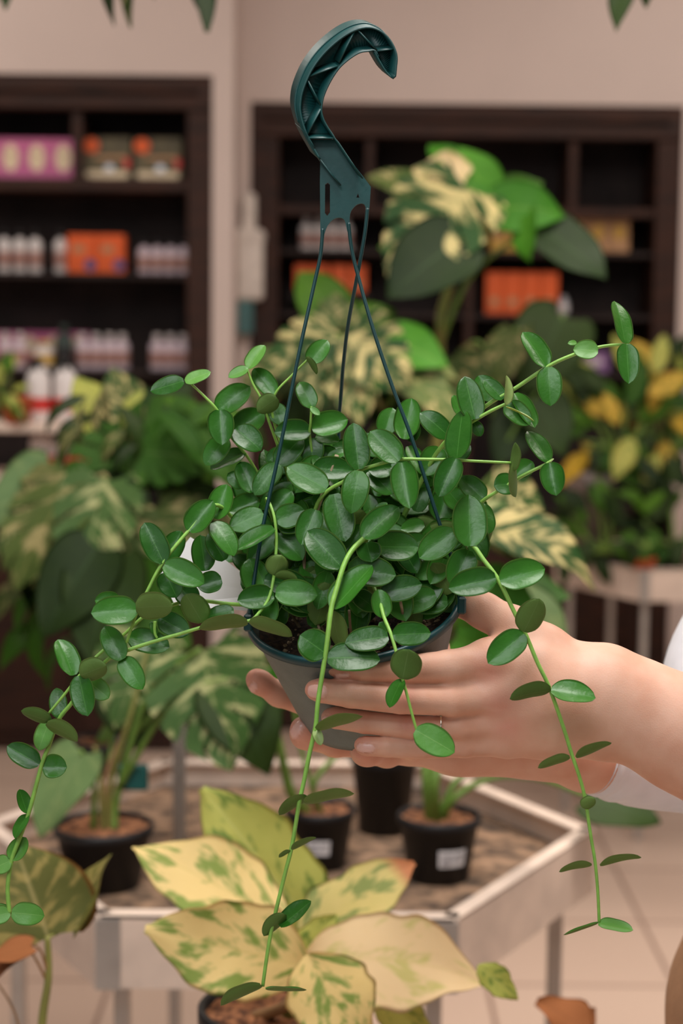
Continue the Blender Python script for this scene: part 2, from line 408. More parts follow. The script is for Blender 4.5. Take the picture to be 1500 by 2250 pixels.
proto_carton('olive', 102*u, 90*u, .10, m_olive, [('corner_flash', -.33, .8, .34, .36, m_orange, True), ('print', .0, .12, .9, .16, m_cream, False), ('emblem', .05, .26, .2, .2, m_silver, True), ('stripe', .1, .52, .7, .08, m_tan, False), ('flash', .42, .4, .14, .3, m_red, True)])
proto_carton('orange', 61*u, 84*u, .08, m_orange, [('print', -.1, .62, .5, .2, m_tan, True), ('emblem', .3, .22, .4, .3, m_blue, True)])
proto_bottle('white', 15*u, 92*u, m_white, m_blk, m_lbl); proto_bottle('jar', 14*u, 74*u, m_lilac, m_blk, m_lbl); proto_bottle('low', 16*u, 78*u, m_lilac, m_white, m_lbl)
proto_bottle('dark', 20*u, 96*u, m_dkgreen, m_dkgreen, m_blk); proto_bottle('yellowlid', 22*u, 62*u, m_white, m_gold, m_gold)
xq = lambda px, Y: PY(px, 600, Y).x
YY = YL+.13
for px, w in ((-26, 'at the left edge of the photo'), (31, 'second from the divider but one'), (88, 'next but one to the divider'), (145, 'right beside the divider')):
    put('pink', f'pink carton with cream oval, top left shelf, {w}', 'carton', (xq(px, YY), YY, zsL['row1']), group='pink cartons on the top shelf')
put('olive', 'olive carton with orange corner right of the top shelf divider, left of its pair', 'carton', (xq(240, YY), YY, zsL['row1']), group='olive cartons on the top shelf')
put('olive', 'olive carton with orange corner nearest the right end of the top left shelf', 'carton', (xq(350, YY), YY, zsL['row1']), group='olive cartons on the top shelf')
for px, w in ((10, 'leftmost'), (44, 'middle'), (78, 'right-hand')):
    put('white', f'white bottle with black cap, {w} of three at left end of middle shelf', 'bottle', (xq(px, YY), YY, zsL['row2']), group='white bottles on the middle shelf')
put('white', 'single white bottle with black cap against the orange cartons', 'bottle', (xq(134, YY), YY, zsL['row2']), group='white bottles on the middle shelf')
put('orange', 'orange carton beside the single white bottle on the middle left shelf', 'carton', (xq(183, YY), YY, zsL['row2']), group='orange cartons on the middle left shelf')
put('orange', 'orange carton right of its twin on the middle left shelf', 'carton', (xq(246, YY), YY, zsL['row2']), group='orange cartons on the middle left shelf')
for px, w in ((317, 'first'), (346, 'second'), (375, 'third'), (404, 'last')):
    put('jar', f'lilac bottle at right end of middle left shelf, {w} of four from the left', 'bottle', (xq(px, YY), YY, zsL['row2']), group='lilac bottles on the middle shelf')
for px, w in ((15, 'leftmost'), (69, 'second'), (122, 'third'), (172, 'rightmost')):
    put('pinklow', f'pink carton at the back of the low left shelf, {w} of its row', 'carton', (xq(px, YL+.27), YL+.27, zsL['row3']+.034), group='pink cartons on the low shelf')
mb = MB(); mb.box((xq(93, YL+.27), YL+.27, zsL['row3']+.017), (240*u, .1, .034), bev=.003); mb.build('riser_board', m_wood_in)
tag(bpy.data.objects['riser_board'], 'dark riser board under the pink cartons on the low left shelf', 'board')
for px, w in ((180, 'first'), (210, 'second'), (240, 'third'), (268, 'fourth')):
    put('low', f'white lidded bottle in the middle of the low left shelf, {w} from the left', 'bottle', (xq(px, YY), YY, zsL['row3']), group='white bottles on the low shelf')
for px, w in ((345, 'left-hand'), (374, 'middle'), (402, 'right-hand')):
    put('low', f'white lidded bottle at right end of low left shelf, {w} of three', 'bottle', (xq(px, YY), YY, zsL['row3']), group='white bottles at the shelf end')
for px, w in ((10, 'left-hand'), (42, 'right-hand')):
    put('low', f'white lidded bottle below the pink cartons, {w} of the front pair', 'bottle', (xq(px, YL+.07), YL+.07, zsL['row3']), group='white bottles below the pink cartons')
put('yellowlid', 'white tub with yellow lid and band in front of the pink cartons', 'tub', (xq(95, YL+.08), YL+.08, zsL['row3']))
put('dark', 'dark green bottle between yellow lidded tub and white bottles', 'bottle', (xq(140, YL+.08), YL+.08, zsL['row3']))
# right shelves
YY = YR+.13
proto_carton('yellow', 32*u2, 76*u2, .08, m_yel, [('print', 0, .5, .7, .35, m_tan, True)])
proto_carton('tan', 44*u2, 80*u2, .08, m_tan, [('print', 0, .55, .6, .4, m_yel, True)])
proto_carton('pack', 38*u2, 92*u2, .08, m_orange, [('print', 0, .3, .5, .2, m_tan, False)])
proto_carton('packlow', 36*u2, 58*u2, .08, m_orange, [('print', 0, .3, .5, .2, m_tan, False)])
proto_bottle('whiteR', 14*u2, 70*u2, m_white, m_white, m_lbl); proto_bottle('foilR', 10*u2, 40*u2, m_silver, m_silver, m_white); proto_carton('purple', 60*u2, 46*u2, .08, m_purple, [('print', 0, .5, .5, .4, m_lilac, True)])
for px, w in ((1090, 'left-hand'), (1125, 'right-hand')):
    put('yellow', f'yellow carton behind the tall plant stem, {w} of two', 'carton', (xq(px, YY), YY, zsR['row2']), group='yellow cartons')
for px, w in ((1262, 'leftmost'), (1308, 'middle'), (1354, 'rightmost')):
    put('tan', f'tan carton on the right shelves above the dark leaf, {w} of three', 'carton', (xq(px, YY), YY, zsR['row2']), group='tan cartons')
for px, w in ((1085, 'first'), (1125, 'second'), (1165, 'third'), (1205, 'fourth')):
    put('pack', f'orange pack on the right shelves under the yellow cartons, {w} from the left', 'carton', (xq(px, YY), YY, zsR['row3']), group='orange packs on the right')
YB = YR+.14
mb = MB(); mb.box((xq(725, YB), YB, zz_(642, YB)-.015), (170*u2, .12, .03), bev=.003); mb.build('riser_board', m_wood_in)
tag(bpy.data.objects['riser_board.001'], 'dark riser board under the orange packs behind the hanger strands', 'board')
for px, w in ((666, 'left of the hanger strands'), (705, 'just right of the left hanger strand'), (746, 'in the gap between the hanger strands'), (786, 'right of the crossing strands')):
    put('packlow', f'orange pack on the right shelves seen {w}', 'carton', (xq(px, YB), YB, zz_(642, YB)), group='orange packs behind the strands')
for px, w in ((672, 'leftmost'), (701, 'second'), (730, 'third'), (759, 'rightmost')):
    put('whiteR', f'white bottle on the right shelves behind the strand tops, {w} of four', 'bottle', (xq(px, YY), YY, zsR['row2']), group='white bottles behind the strands')
put('foilR', 'small silvery bottle right of the yellow cartons', 'bottle', (xq(1213, YY-.05), YY-.05, zsR['row2']), group='silvery bottles')
put('foilR', 'small silvery bottle right of the orange packs', 'bottle', (xq(1240, YY-.05), YY-.05, zsR['row3']), group='silvery bottles')
put('purple', 'purple carton on the low right shelf above the yellow leaved plant', 'carton', (xq(1310, YY), YY, zsR['row4']))

# white sprayer fixed on the pillar edge
Yd = YR-.06
def dpx(x, y): return PY(x, y, Yd)
sp = thing('wall_dispenser', 'white plastic wall dispenser with narrow top and teal foot beside the pillar', 'dispenser', dpx(548, 700))
a = dpx(520, 512); b_ = dpx(578, 660); mb = MB(); mb.box(((a.x+b_.x)/2, Yd, (a.z+b_.z)/2), (b_.x-a.x, .11, a.z-b_.z), bev=.012)
a2 = dpx(520, 508); mb.box(((a2.x+b_.x)/2, Yd, a2.z-.02), (b_.x-a2.x+.01, .12, .05), bev=.015); m_disp = mat('dispenser_plastic', (226, 214, 204), rough=.5); mb.build('body', m_disp, sp)
a = dpx(532, 425); b_ = dpx(562, 512); mb = MB(); mb.box(((a.x+b_.x)/2, Yd, (a.z+b_.z)/2), (b_.x-a.x, .08, a.z-b_.z), bev=.01); mb.build('neck', m_disp, sp)
a = dpx(520, 660); b_ = dpx(556, 735); mb = MB(); mb.box(((a.x+b_.x)/2, Yd, (a.z+b_.z)/2), (b_.x-a.x, .1, a.z-b_.z), bev=.008); mb.build('foot', mat('teal_plastic', (70, 112, 112), rough=.5), sp)

# display rack with spray bottles in front of the left shelves
YK = 4.6
rk = thing('display_rack', 'grey metal rack at left edge holding white spray bottles', 'rack', (xl(60, YK), YK, 0))
zA, zB = zz_(925, YK, 60), zz_(1036, YK, 60)
for z in (zA, zB):
    mb = MB(); mb.box((xl(70, YK), YK, z-.012), (.50, .26, .024), bev=.004); mb.build('shelf', m_metal, rk)
for sx in (-1, 1):
    for sy in (-1, 1):
        mb = MB(); mb.box((xl(70, YK)+sx*.24, YK+sy*.12, (zA+.0)/2), (.02, .02, zA), bev=.003); mb.build('post', m_steel, rk)
uk = YK/F
proto_bottle('spray', 26*uk, 140*uk, m_white, m_blk, m_red, True, 'spray_bottle'); proto_bottle('spraylow', 26*uk, 100*uk, m_white, m_blk, m_red, True, 'spray_bottle')
for px, w in ((82, 'left of the pair'), (142, 'right of the pair')):
    put('spray', f'white spray bottle with red band on the upper rack, {w}', 'spray bottle', (xl(px, YK), YK, zA), group='spray bottles on the upper rack')
for px, w in ((88, 'left'), (135, 'middle'), (182, 'right')):
    put('spraylow', f'white spray bottle with red band on the lower rack, {w} of three', 'spray bottle', (xl(px, YK), YK, zB), group='spray bottles on the lower rack')

# ------------------------------------------------------------------ hexagonal plant benches
def bench(label, F1, s, top=.80, post=None):
    c = thing('plant_bench', label, 'plant bench', (F1[0]+s/2, F1[1]+s*.866, 0))
    ctr = Vector((F1[0]+s/2, F1[1]+s*.866, 0)); V6 = [ctr+Vector((math.cos(math.radians(a)), math.sin(math.radians(a)), 0))*s for a in (240, 300, 0, 60, 120, 180)]
    H = .098
    for i in range(6):
        a, b_ = V6[i], V6[(i+1) % 6]; d = (b_-a).normalized(); nn = Vector((-d.y, d.x, 0)); mid = (a+b_)/2; rz = math.atan2(d.y, d.x)
        mb = MB(); mb.box(mid+nn*.004+Vector((0, 0, top-H/2)), ((b_-a).length+.004, .008, H), rz=rz); mb.box(mid+nn*.012+Vector((0, 0, top-.003)), ((b_-a).length+.006, .024, .007), rz=rz, bev=.002); mb.build('side_panel', m_metal, c)
    mb = MB(); vs = [ctr+(v-ctr)*.985+Vector((0, 0, top-.045)) for v in V6]; mb.prism(vs, (0, 0, -.02)); mb.build('bed', m_gravel, c)
    for v in V6:
        q = ctr+(v-ctr)*.88; mb = MB(); mb.box((q.x, q.y, (top-H)/2), (.022, .022, top-H), bev=.003); mb.build('leg', m_steel, c)
        if v in (V6[0], V6[1]):
            mb = MB(); sgn = 1 if v == V6[0] else -1; mb.box((v.x+sgn*.016, v.y-.002, top-H/2-.003), (.032, .004, H-.004)); mb.build('corner_plate', m_steel, c)
    if post is not None:
        mb = MB(); mb.box((post.x, post.y, top-.045+.11), (.02, .02, .22), bev=.003); mb.build('post', m_steel, c)
    return c
q = PZ(210, 2010, .80)
bench('six-sided metal plant bench in front with black pots on it', (q.x, q.y), .468, post=PZ(394, 1852, .757))
q = PZ(1405, 1251, .85)
bench('six-sided metal plant bench far back at the right edge', (q.x, q.y), .42, top=.85)

# ------------------------------------------------------------------ light
def area(name, loc, size, power, col, target=None, sy=None):
    l = bpy.data.lights.new(name, 'AREA'); l.energy = power; l.size = size; l.color = col; l.shape = 'RECTANGLE'; l.size_y = sy or size
    o = bpy.data.objects.new(name, l); C.objects.link(o); o.location = loc
    d = (Vector(target)-Vector(loc)) if target else Vector((0, 0, -1)); o.rotation_euler = d.to_track_quat('-Z', 'Y').to_euler(); return o
area('skylight', (-.45, -.35, 3.45), 1.2, 34, (.93, .98, 1.0), (.05, 1.25, 1.25))
area('skylight', (.15, 1.0, 3.5), .9, 46, (1, .97, .93), (.1, 1.25, 1.2))
l = bpy.data.lights.new('floor_patch_spot', 'SPOT'); l.energy = 190; l.spot_size = math.radians(38); l.spot_blend = .5; l.shadow_soft_size = .08; l.color = (1, .90, .80)  # added spot that imitates a sunlit patch on the floor
o = bpy.data.objects.new('floor_patch_spot', l); C.objects.link(o); o.location = (.75, 2.3, 3.5); o.rotation_euler = (Vector((.6, 3.3, 0))-Vector((.75, 2.3, 3.5))).to_track_quat('-Z', 'Y').to_euler()
area('front_window', (-1.6, -2.2, 2.3), 2.4, 16, (.92, .97, 1.0), (0, 2.2, 1.2), 2.0)
for x, y, p in ((-1.5, 3.4, 17), (1.3, 3.2, 22), (0.1, 2.4, 15), (2.0, 1.7, 22), (-1.6, 5.1, 12), (1.5, 5.2, 17)):  # rightmost lamp is an addition to brighten the bench's right face
    area('ceiling_lamp', (x, y, 3.5), .6, p, (1, .91, .82))
w = bpy.data.worlds.new('world'); bpy.context.scene.world = w; w.use_nodes = True
w.node_tree.nodes['Background'].inputs['Color'].default_value = (1.0, .93, .88, 1); w.node_tree.nodes['Background'].inputs['Strength'].default_value = .11
sc = bpy.context.scene; sc.view_settings.view_transform = 'Standard'; sc.view_settings.look = 'None'; sc.view_settings.exposure = 0; sc.view_settings.gamma = 1
# ================================================================== the hanging plant
D0 = 1.185
m_hang = mat('hanger_plastic', (16, 68, 68), rough=.42, var=.08, scale=40, bump=.05, bscale=300)
m_strand = mat('strand_plastic', (18, 62, 64), rough=.38, var=.08)
m_potout = mat('pot_plastic', (112, 120, 114), rough=.5, var=.08, scale=60, bump=.12, bscale=900, spec=.35)
m_potrim = mat('pot_rim_plastic', (12, 62, 66), rough=.4, var=.1)
m_soil = mat('potting_soil', (70, 50, 38), col2=(22, 15, 11), rough=.95, scale=260, bump=1, bscale=400)
m_grit = mat('grit', (190, 170, 140), col2=(120, 95, 70), rough=.9, scale=300)
m_stem = mat('vine_stem', (138, 190, 84), rough=.45, var=.12, scale=120, sss=.1)
m_oldstem = mat('old_stem', (176, 160, 130), col2=(120, 100, 74), rough=.7, scale=120)
m_tagw = mat('plant_tag_plastic', (250, 248, 248), rough=.4, var=.0)
LT = leaf_mat('leaf_top', (29, 82, 20), (64, 128, 40), rough=.30, rim=(136, 190, 92), mid=(90, 150, 70), midw=.045, trans=.12, spec=.36)
LB = leaf_mat('leaf_underside', (84, 118, 52), (112, 142, 70), rough=.55, rim=(130, 160, 90), mid=(120, 150, 90), trans=.12, spec=.3)
LY = leaf_mat('leaf_young', (86, 150, 58), (112, 172, 74), rough=.4, rim=(150, 195, 100), mid=(150, 195, 110), trans=.22)
LP_ = leaf_mat('leaf_pale', (150, 180, 100), (165, 190, 115), rough=.45, rim=(180, 205, 130), trans=.2)

rc = P(776, 1330, 1.236)
pax = (UP*math.cos(math.radians(26))-FW*math.sin(math.radians(26))-RT*.13).normalized()   # pot axis, upwards
hero = thing('hanging_plant', 'trailing plant with small oval leaves in hook-hung pot, held up by two hands', 'plant', rc-pax*.095)
PH, R1, R2 = .093, .0775, .049
pb = rc-pax*PH
mb = MB()
prof = [(.0, .004), (R2-.004, .004), (R2, 0), (R2+.001, .004)]+[(R2+(R1-.0015-R2)*t, PH*t*.98) for t in (.2, .4, .6, .8, 1)]
mb.lathe(pb, pax, prof, 64)
prof_in = [(R1-.003, PH*.98), (R2+(R1-R2)*.75-.003, PH*.72)]
mb.lathe(pb, pax, prof_in, 64)
pot = mb.build('pot', m_potout, hero)
mb = MB()
mb.lathe(pb, pax, [(R1-.003, PH-.004), (R1-.002, PH+.0012), (R1, PH+.0016), (R1+.0013, PH+.0004), (R1+.0013, PH-.0045), (R1-.0004, PH-.0055)], 64)
mb.build('rim', m_potrim, pot)
mb = MB()
rng = random.Random(3)
pa = RT-pax*RT.dot(pax); pa.normalize(); pbv = pax.cross(pa)
vs = [rc-pax*.017]; fs = []
for k in range(1, 13):
    for j in range(40):
        q = 2*math.pi*j/40; r = (R2+(R1-R2)*.8-.001)*k/12
        vs.append(rc-pax*(.017+rng.uniform(-.0016, .0016)-.004*(k/12)**4)+(pa*math.cos(q)+pbv*math.sin(q))*r)
fs = [(0, 1+j, 1+(j+1) % 40) for j in range(40)]
for k in range(11):
    for j in range(40): fs.append((1+k*40+j, 1+(k+1)*40+j, 1+(k+1)*40+(j+1) % 40, 1+k*40+(j+1) % 40))
mb.add(vs, fs)
soil = mb.build('soil', m_soil, hero)
mb = MB()
for i in range(330):
    q = rng.uniform(0, 6.28); r = math.sqrt(rng.random())*.067; s = rng.uniform(.0007, .0019)
    if i < 150: q = rng.gauss(-.05, .22); r = rng.uniform(.045, .069)
    c = rc-pax*.0165+(pa*math.cos(q)+pbv*math.sin(q))*r
    Rm = Matrix.Rotation(rng.uniform(0, 3), 3, Vector((rng.random(), rng.random(), rng.random())).normalized())
    mb.box(c, (s*2.2, s*1.6, s*1.7), bev=s*.5, rot=Rm)
mb.build('grit', m_grit, soil, kind='stuff')

# hook: front outline traced on its own slanting plane, pushed back by its thickness
HD = 1.207
def hk(x, y): return P(550+x/3.75, y/3.75, HD)
EX = FW*.0125-RT*.007+UP*.0088
def hkt(x, y, t): return P(550+x/3.75, y/3.75, HD+.0125*t)
outer = [(575, 1300), (480, 1140), (440, 1040), (415, 940), (412, 860), (432, 750), (500, 590), (600, 450), (730, 330), (860, 252), (980, 228), (1080, 262), (1150, 330), (1192, 410), (1206, 480), (1200, 560), (1194, 628)]
inner = [(760, 1300), (700, 1145), (640, 1050), (603, 975), (590, 900), (608, 800), (655, 690), (724, 580), (800, 505), (900, 440), (985, 425), (1030, 420), (1062, 470), (1085, 520), (1110, 565), (1140, 605), (1170, 635)]
OI = spline([(a, b, 0) for a, b in outer], 4); II = spline([(a, b, 0) for a, b in inner], 4)
hook_e = MB()
def ribbon(mb, pts, th, t0=0, t1=1, closed=False):
    """strip standing on the hook plane: pts in crop pixels, th thickness in crop pixels to the right of travel"""
    k = len(pts); A = []; B = []
    for i in range(k):
        p = Vector(pts[i][:2]); t = Vector(pts[min(i+1, k-1)][:2])-Vector(pts[max(i-1, 0)][:2]); t.normalize()
        nn = Vector((-t.y, t.x)); A.append(p-nn*th/2); B.append(p+nn*th/2)
    vs = []
    for i in range(k):
        for q in (A[i], B[i]):
            for t in (t0, t1): vs.append(hk(q.x, q.y)+EX*t)
    fs = []
    for i in range(k-1):
        a = i*4; b = a+4
        fs += [(a, b, b+1, a+1), (a+2, a+3, b+3, b+2), (a, a+2, b+2, b), (a+1, b+1, b+3, a+3)]
    fs += [(0, 1, 3, 2), ((k-1)*4, (k-1)*4+2, (k-1)*4+3, (k-1)*4+1)]
    mb.add(vs, fs, smooth=True)
mb = MB()
ribbon(mb, OI[2:]+[Vector((1170, 648, 0))], 15)
ribbon(mb, [Vector((572, 1300, 0)), Vector((690, 1455, 0)), Vector((775, 1555, 0))], 12, .35, .62)
ribbon(mb, spline([(575, 1315, 0), (490, 1165, 0), (450, 1080, 0)], 4), 14, 0, 1)
right_edge = spline([(1170, 645, 0), (1120, 590, 0), (1055, 480, 0), (1030, 424, 0)], 3)+II[::-1][16:-4]+[Vector((730, 1180, 0)), Vector((830, 1330, 0)), Vector((930, 1475, 0))]
ribbon(mb, right_edge, 11, .05, .95)
gr = []
for i in range(8, len(OI)-14):
    t_ = (OI[i+1]-OI[i-1]).normalized(); gr.append(OI[i]+Vector((t_.y, -t_.x, 0))*9)
gv = []
for q in gr:
    for t in (.38, .44, .5): gv.append(hk(q.x, q.y)+EX*t)
mb.tube([gv[3*i+1] for i in range(len(gr))], .0007, n=6)
# web plate
for i in range(3, len(OI)-1):
    vs = [hk(OI[i].x, OI[i].y)+EX*.6, hk(OI[i+1].x, OI[i+1].y)+EX*.6, hk(II[i+1].x, II[i+1].y)+EX*.6, hk(II[i].x, II[i].y)+EX*.6]
    vs += [v+EX*.1 for v in vs]
    mb.add(vs, [(0, 1, 2, 3), (7, 6, 5, 4), (0, 4, 5, 1), (2, 6, 7, 3)])
hook_o = mb.build('hook', m_hang, hero)
mb = MB()
for (x0, y0, x1, y1) in ((480, 1143, 698, 1145), (470, 1120, 585, 905), (480, 670, 585, 870), (495, 632, 724, 548), (735, 520, 868, 252), (880, 240, 1050, 420), (1050, 425, 1192, 408)):
    ribbon(mb, [Vector((x0, y0, 0)), Vector(((x0+x1)/2, (y0+y1)/2, 0)), Vector((x1, y1, 0))], 11, .06, .62)
mb.build('rib', m_hang, hook_o)
# plate with slot, tiny triangle and two arches
arch = [(575, 1305), (572, 1500), (574, 1700), (576, 1905), (582, 1960), (606, 1960)]
arch += [(p.x, p.y) for p in spline([(608, 1930, 0), (635, 1860, 0), (685, 1806, 0), (740, 1794, 0), (775, 1815, 0), (790, 1870, 0), (797, 1905, 0)], 4)]
arch += [(822, 1905)]+[(p.x, p.y) for p in spline([(818, 1860, 0), (818, 1790, 0), (832, 1735, 0), (872, 1690, 0), (915, 1676, 0), (942, 1690, 0), (950, 1725, 0), (948, 1760, 0)], 4)]
arch += [(974, 1760), (982, 1690), (992, 1540), (945, 1475), (830, 1330), (730, 1180), (705, 1150), (480, 1150), (505, 1190)]
slot = [(615, 1520), (636, 1505), (655, 1520), (655, 1750), (632, 1778), (613, 1755)]
tri = [(885, 1592), (898, 1628), (872, 1628)]
mb = MB()
mb.prism([hkt(*p, .62) for p in arch], FW*.0018, holes=[[hkt(*p, .62) for p in slot], [hkt(*p, .62) for p in tri]])
mb.build('plate', m_hang, hook_o)
def dpt(px, py, t=.66): return (hk((px-550)*3.75, py*3.75)+EX*t)
dH = (dpt(750, 500)-CL).dot(FW)
def strand(pts):
    q = [P(x, y, d) for x, y, d in pts]; mb = MB(); mb.tube(spline(q, 8), .00135, n=8, flat=1.25, up=FW); return mb.build('strand', m_strand, hero)
strand([(708.5, 503, dH), (704, 560, dH-.001), (690, 625, dH-.002), (657, 775, 1.207), (615, 985, 1.202), (577, 1160, 1.199), (556, 1290, 1.196), (548, 1352, 1.194)])
strand([(765.5, 490, dH), (772, 545, dH), (786, 605, dH-.001), (820, 725, 1.209), (862, 850, 1.205), (905, 965, 1.202), (968, 1158, 1.198), (1004, 1262, 1.196), (1014, 1316, 1.196)])
strand([(807, 458, dH), (801, 515, dH+.001), (785, 605, dH+.006), (766, 705, 1.24), (755, 790, 1.258), (748, 880, 1.275), (744, 960, 1.285), (745, 1230, 1.298)])
for px, py, d in ((1014, 1330, 1.196), (545, 1368, 1.194)):
    mb = MB(); mb.box(P(px, py, d), (.006, .006, .012), bev=.0012); mb.build('clip', m_strand, pot)
# white plant tag pushed in at the left of the pot
mb = MB()
q = [P(418, 1180, 1.262), P(352, 1262, 1.262), P(383, 1328, 1.258), P(480, 1338, 1.25), P(590, 1345, 1.25), P(590, 1305, 1.25), P(492, 1228, 1.256)]
mb.prism(q, FW*.0008)
mb.build('plant_tag', m_tagw, hero)['label'] = 'white plastic plant tag behind the leaves'

# stems: pixel x, pixel y, offset in cm from D0
VS = {
 'a': ([(418, 842, 3.0), (450, 872, 3.0), (478, 903, 3.0), (500, 950, 3.6), (560, 1030, 4.5), (640, 1200, 5)], .0013),
 'b': ([(541, 808, 3.2), (556, 845, 3.2), (574, 878, 3.2), (592, 930, 3.8), (620, 1010, 5), (680, 1200, 5.5)], .0012),
 'c': ([(676, 790, 3.2), (640, 826, 3.2), (604, 867, 3.2), (600, 920, 3.8), (640, 1040, 5), (700, 1200, 5.5)], .0012),
 'd': ([(684, 893, 3.0), (682, 930, 3.2), (681, 965, 3.6), (700, 1080, 4.6), (720, 1200, 5.5)], .0012),
 'e': ([(1122, 1017, -1.3), (1040, 1013, -1.2), (987, 1010, -1.1), (920, 1009, -1.0), (877, 1009, -.8), (843, 1017, -.5), (790, 1034, 0), (760, 1055, .4), (715, 1083, 1.0), (690, 1130, 2), (680, 1250, 4)], .0015),
 'f': ([(1114, 886, -.4), (1080, 902, -.3), (1043, 923, 0), (1000, 950, .8), (950, 1010, 2.4), (880, 1150, 4.5)], .0017),
 'g': ([(1370, 757, 0), (1340, 759, 0), (1306, 765, 0), (1258, 780, 0), (1204, 805, .2), (1132, 853, .6), (1070, 890, 1), (1000, 950, 2.6), (920, 1060, 4), (860, 1200, 5)], .0017),
 'h': ([(1210, 1013, .2), (1190, 1024, .2), (1147, 1046, .3), (1087, 1083, .6), (1058, 1103, 1), (1010, 1150, 2), (940, 1220, 4)], .0016),
 'i': ([(1316, 2028, -3.4), (1313, 1960, -3.4), (1307, 1895, -3.4), (1298, 1840, -3.4), (1285, 1755, -3.4), (1272, 1705, -3.4), (1255, 1655, -3.3), (1238, 1600, -3.2), (1207, 1512, -3.1), (1180, 1455, -3), (1155, 1395, -2.8), (1132, 1350, -2.6), (1095, 1275, -2.2), (1062, 1230, -1.7), (1035, 1195, -1), (990, 1170, .8), (900, 1200, 3.5)], .0017),
 'j': ([(917, 1612, -4.4), (904, 1566, -4.4), (892, 1520, -4.3), (883, 1490, -4.2), (872, 1440, -4.0), (858, 1392, -3.4), (843, 1355, -2.4), (830, 1310, -1), (800, 1260, 2), (780, 1330, 4.5)], .0015),
 'k': ([(577, 2167, -4.2), (585, 2110, -4.2), (595, 2050, -4.2), (610, 1985, -4.2), (626, 1920, -4.2), (642, 1855, -4.2), (657, 1765, -4.2), (668, 1715, -4.1), (680, 1655, -4.1), (693, 1597, -4.1), (698, 1545, -4.1), (708, 1480, -4), (716, 1430, -3.9), (722, 1380, -3.7), (728, 1335, -3.3), (738, 1298, -2.8), (755, 1243, -2.0), (774, 1208, -1.2), (803, 1178, -.2), (810, 1150, 1), (790, 1250, 4)], .0020),
 'l': ([(610, 1180, 4.5), (585, 1100, 2.6), (593, 1108, 1.6), (603, 1140, 1.0), (607, 1185, .8), (605, 1228, .4), (600, 1275, 0), (590, 1315, -.4), (570, 1345, -.8), (547, 1364, -1.0), (495, 1365, -1.1), (437, 1380, -1.2), (395, 1393, -1.2), (353, 1405, -1.2), (283, 1428, -1.2), (236, 1450, -1.0), (190, 1500, -.6), (155, 1548, -.4), (130, 1580, -.3), (107, 1640, -.2), (92, 1680, -.2), (64, 1784, -.2), (43, 1842, -.2), (26, 1890, -.2), (17, 1950, -.2), (21, 2008, -.2)], .0016),
 'm': ([(278, 1412, -1.5), (302, 1342, -1.6), (323, 1300, -1.5), (357, 1237, -1.2), (413, 1168, -.6), (470, 1110, .4), (520, 1150, 2.5), (600, 1250, 4.5)], .0016),
 'n': ([(107, 1568, -1.0), (140, 1528, -1.0), (175, 1484, -1.0), (217, 1438, -.6), (275, 1392, 0), (313, 1357, .2), (345, 1342, .4), (420, 1320, 1), (515, 1328, 1.5), (600, 1330, 3.5)], .0015),
 'o': ([(702, 1384, 1.4), (690, 1345, 1.6), (674, 1305, 2.0), (668, 1240, 2.2), (672, 1190, 2), (700, 1110, 2), (740, 1000, 2.8)], .0016),
 'p': ([(345, 1402, -1.2), (340, 1390, -1.2), (340, 1365, -1.2)], .0012),
}
CR = {'A': (300, 700, 3), 'C': (700, 700, 3), 'D': (1000, 620, 3.3333), 'E': (150, 1100, 3), 'H': (0, 1400, 3.4615), 'F': (550, 1100, 3), 'G': (950, 1150, 2.727), 'S': (0, 1400, 2.143), 'T': (600, 1550, 1.6667), 'U': (500, 1380, 2.727)}
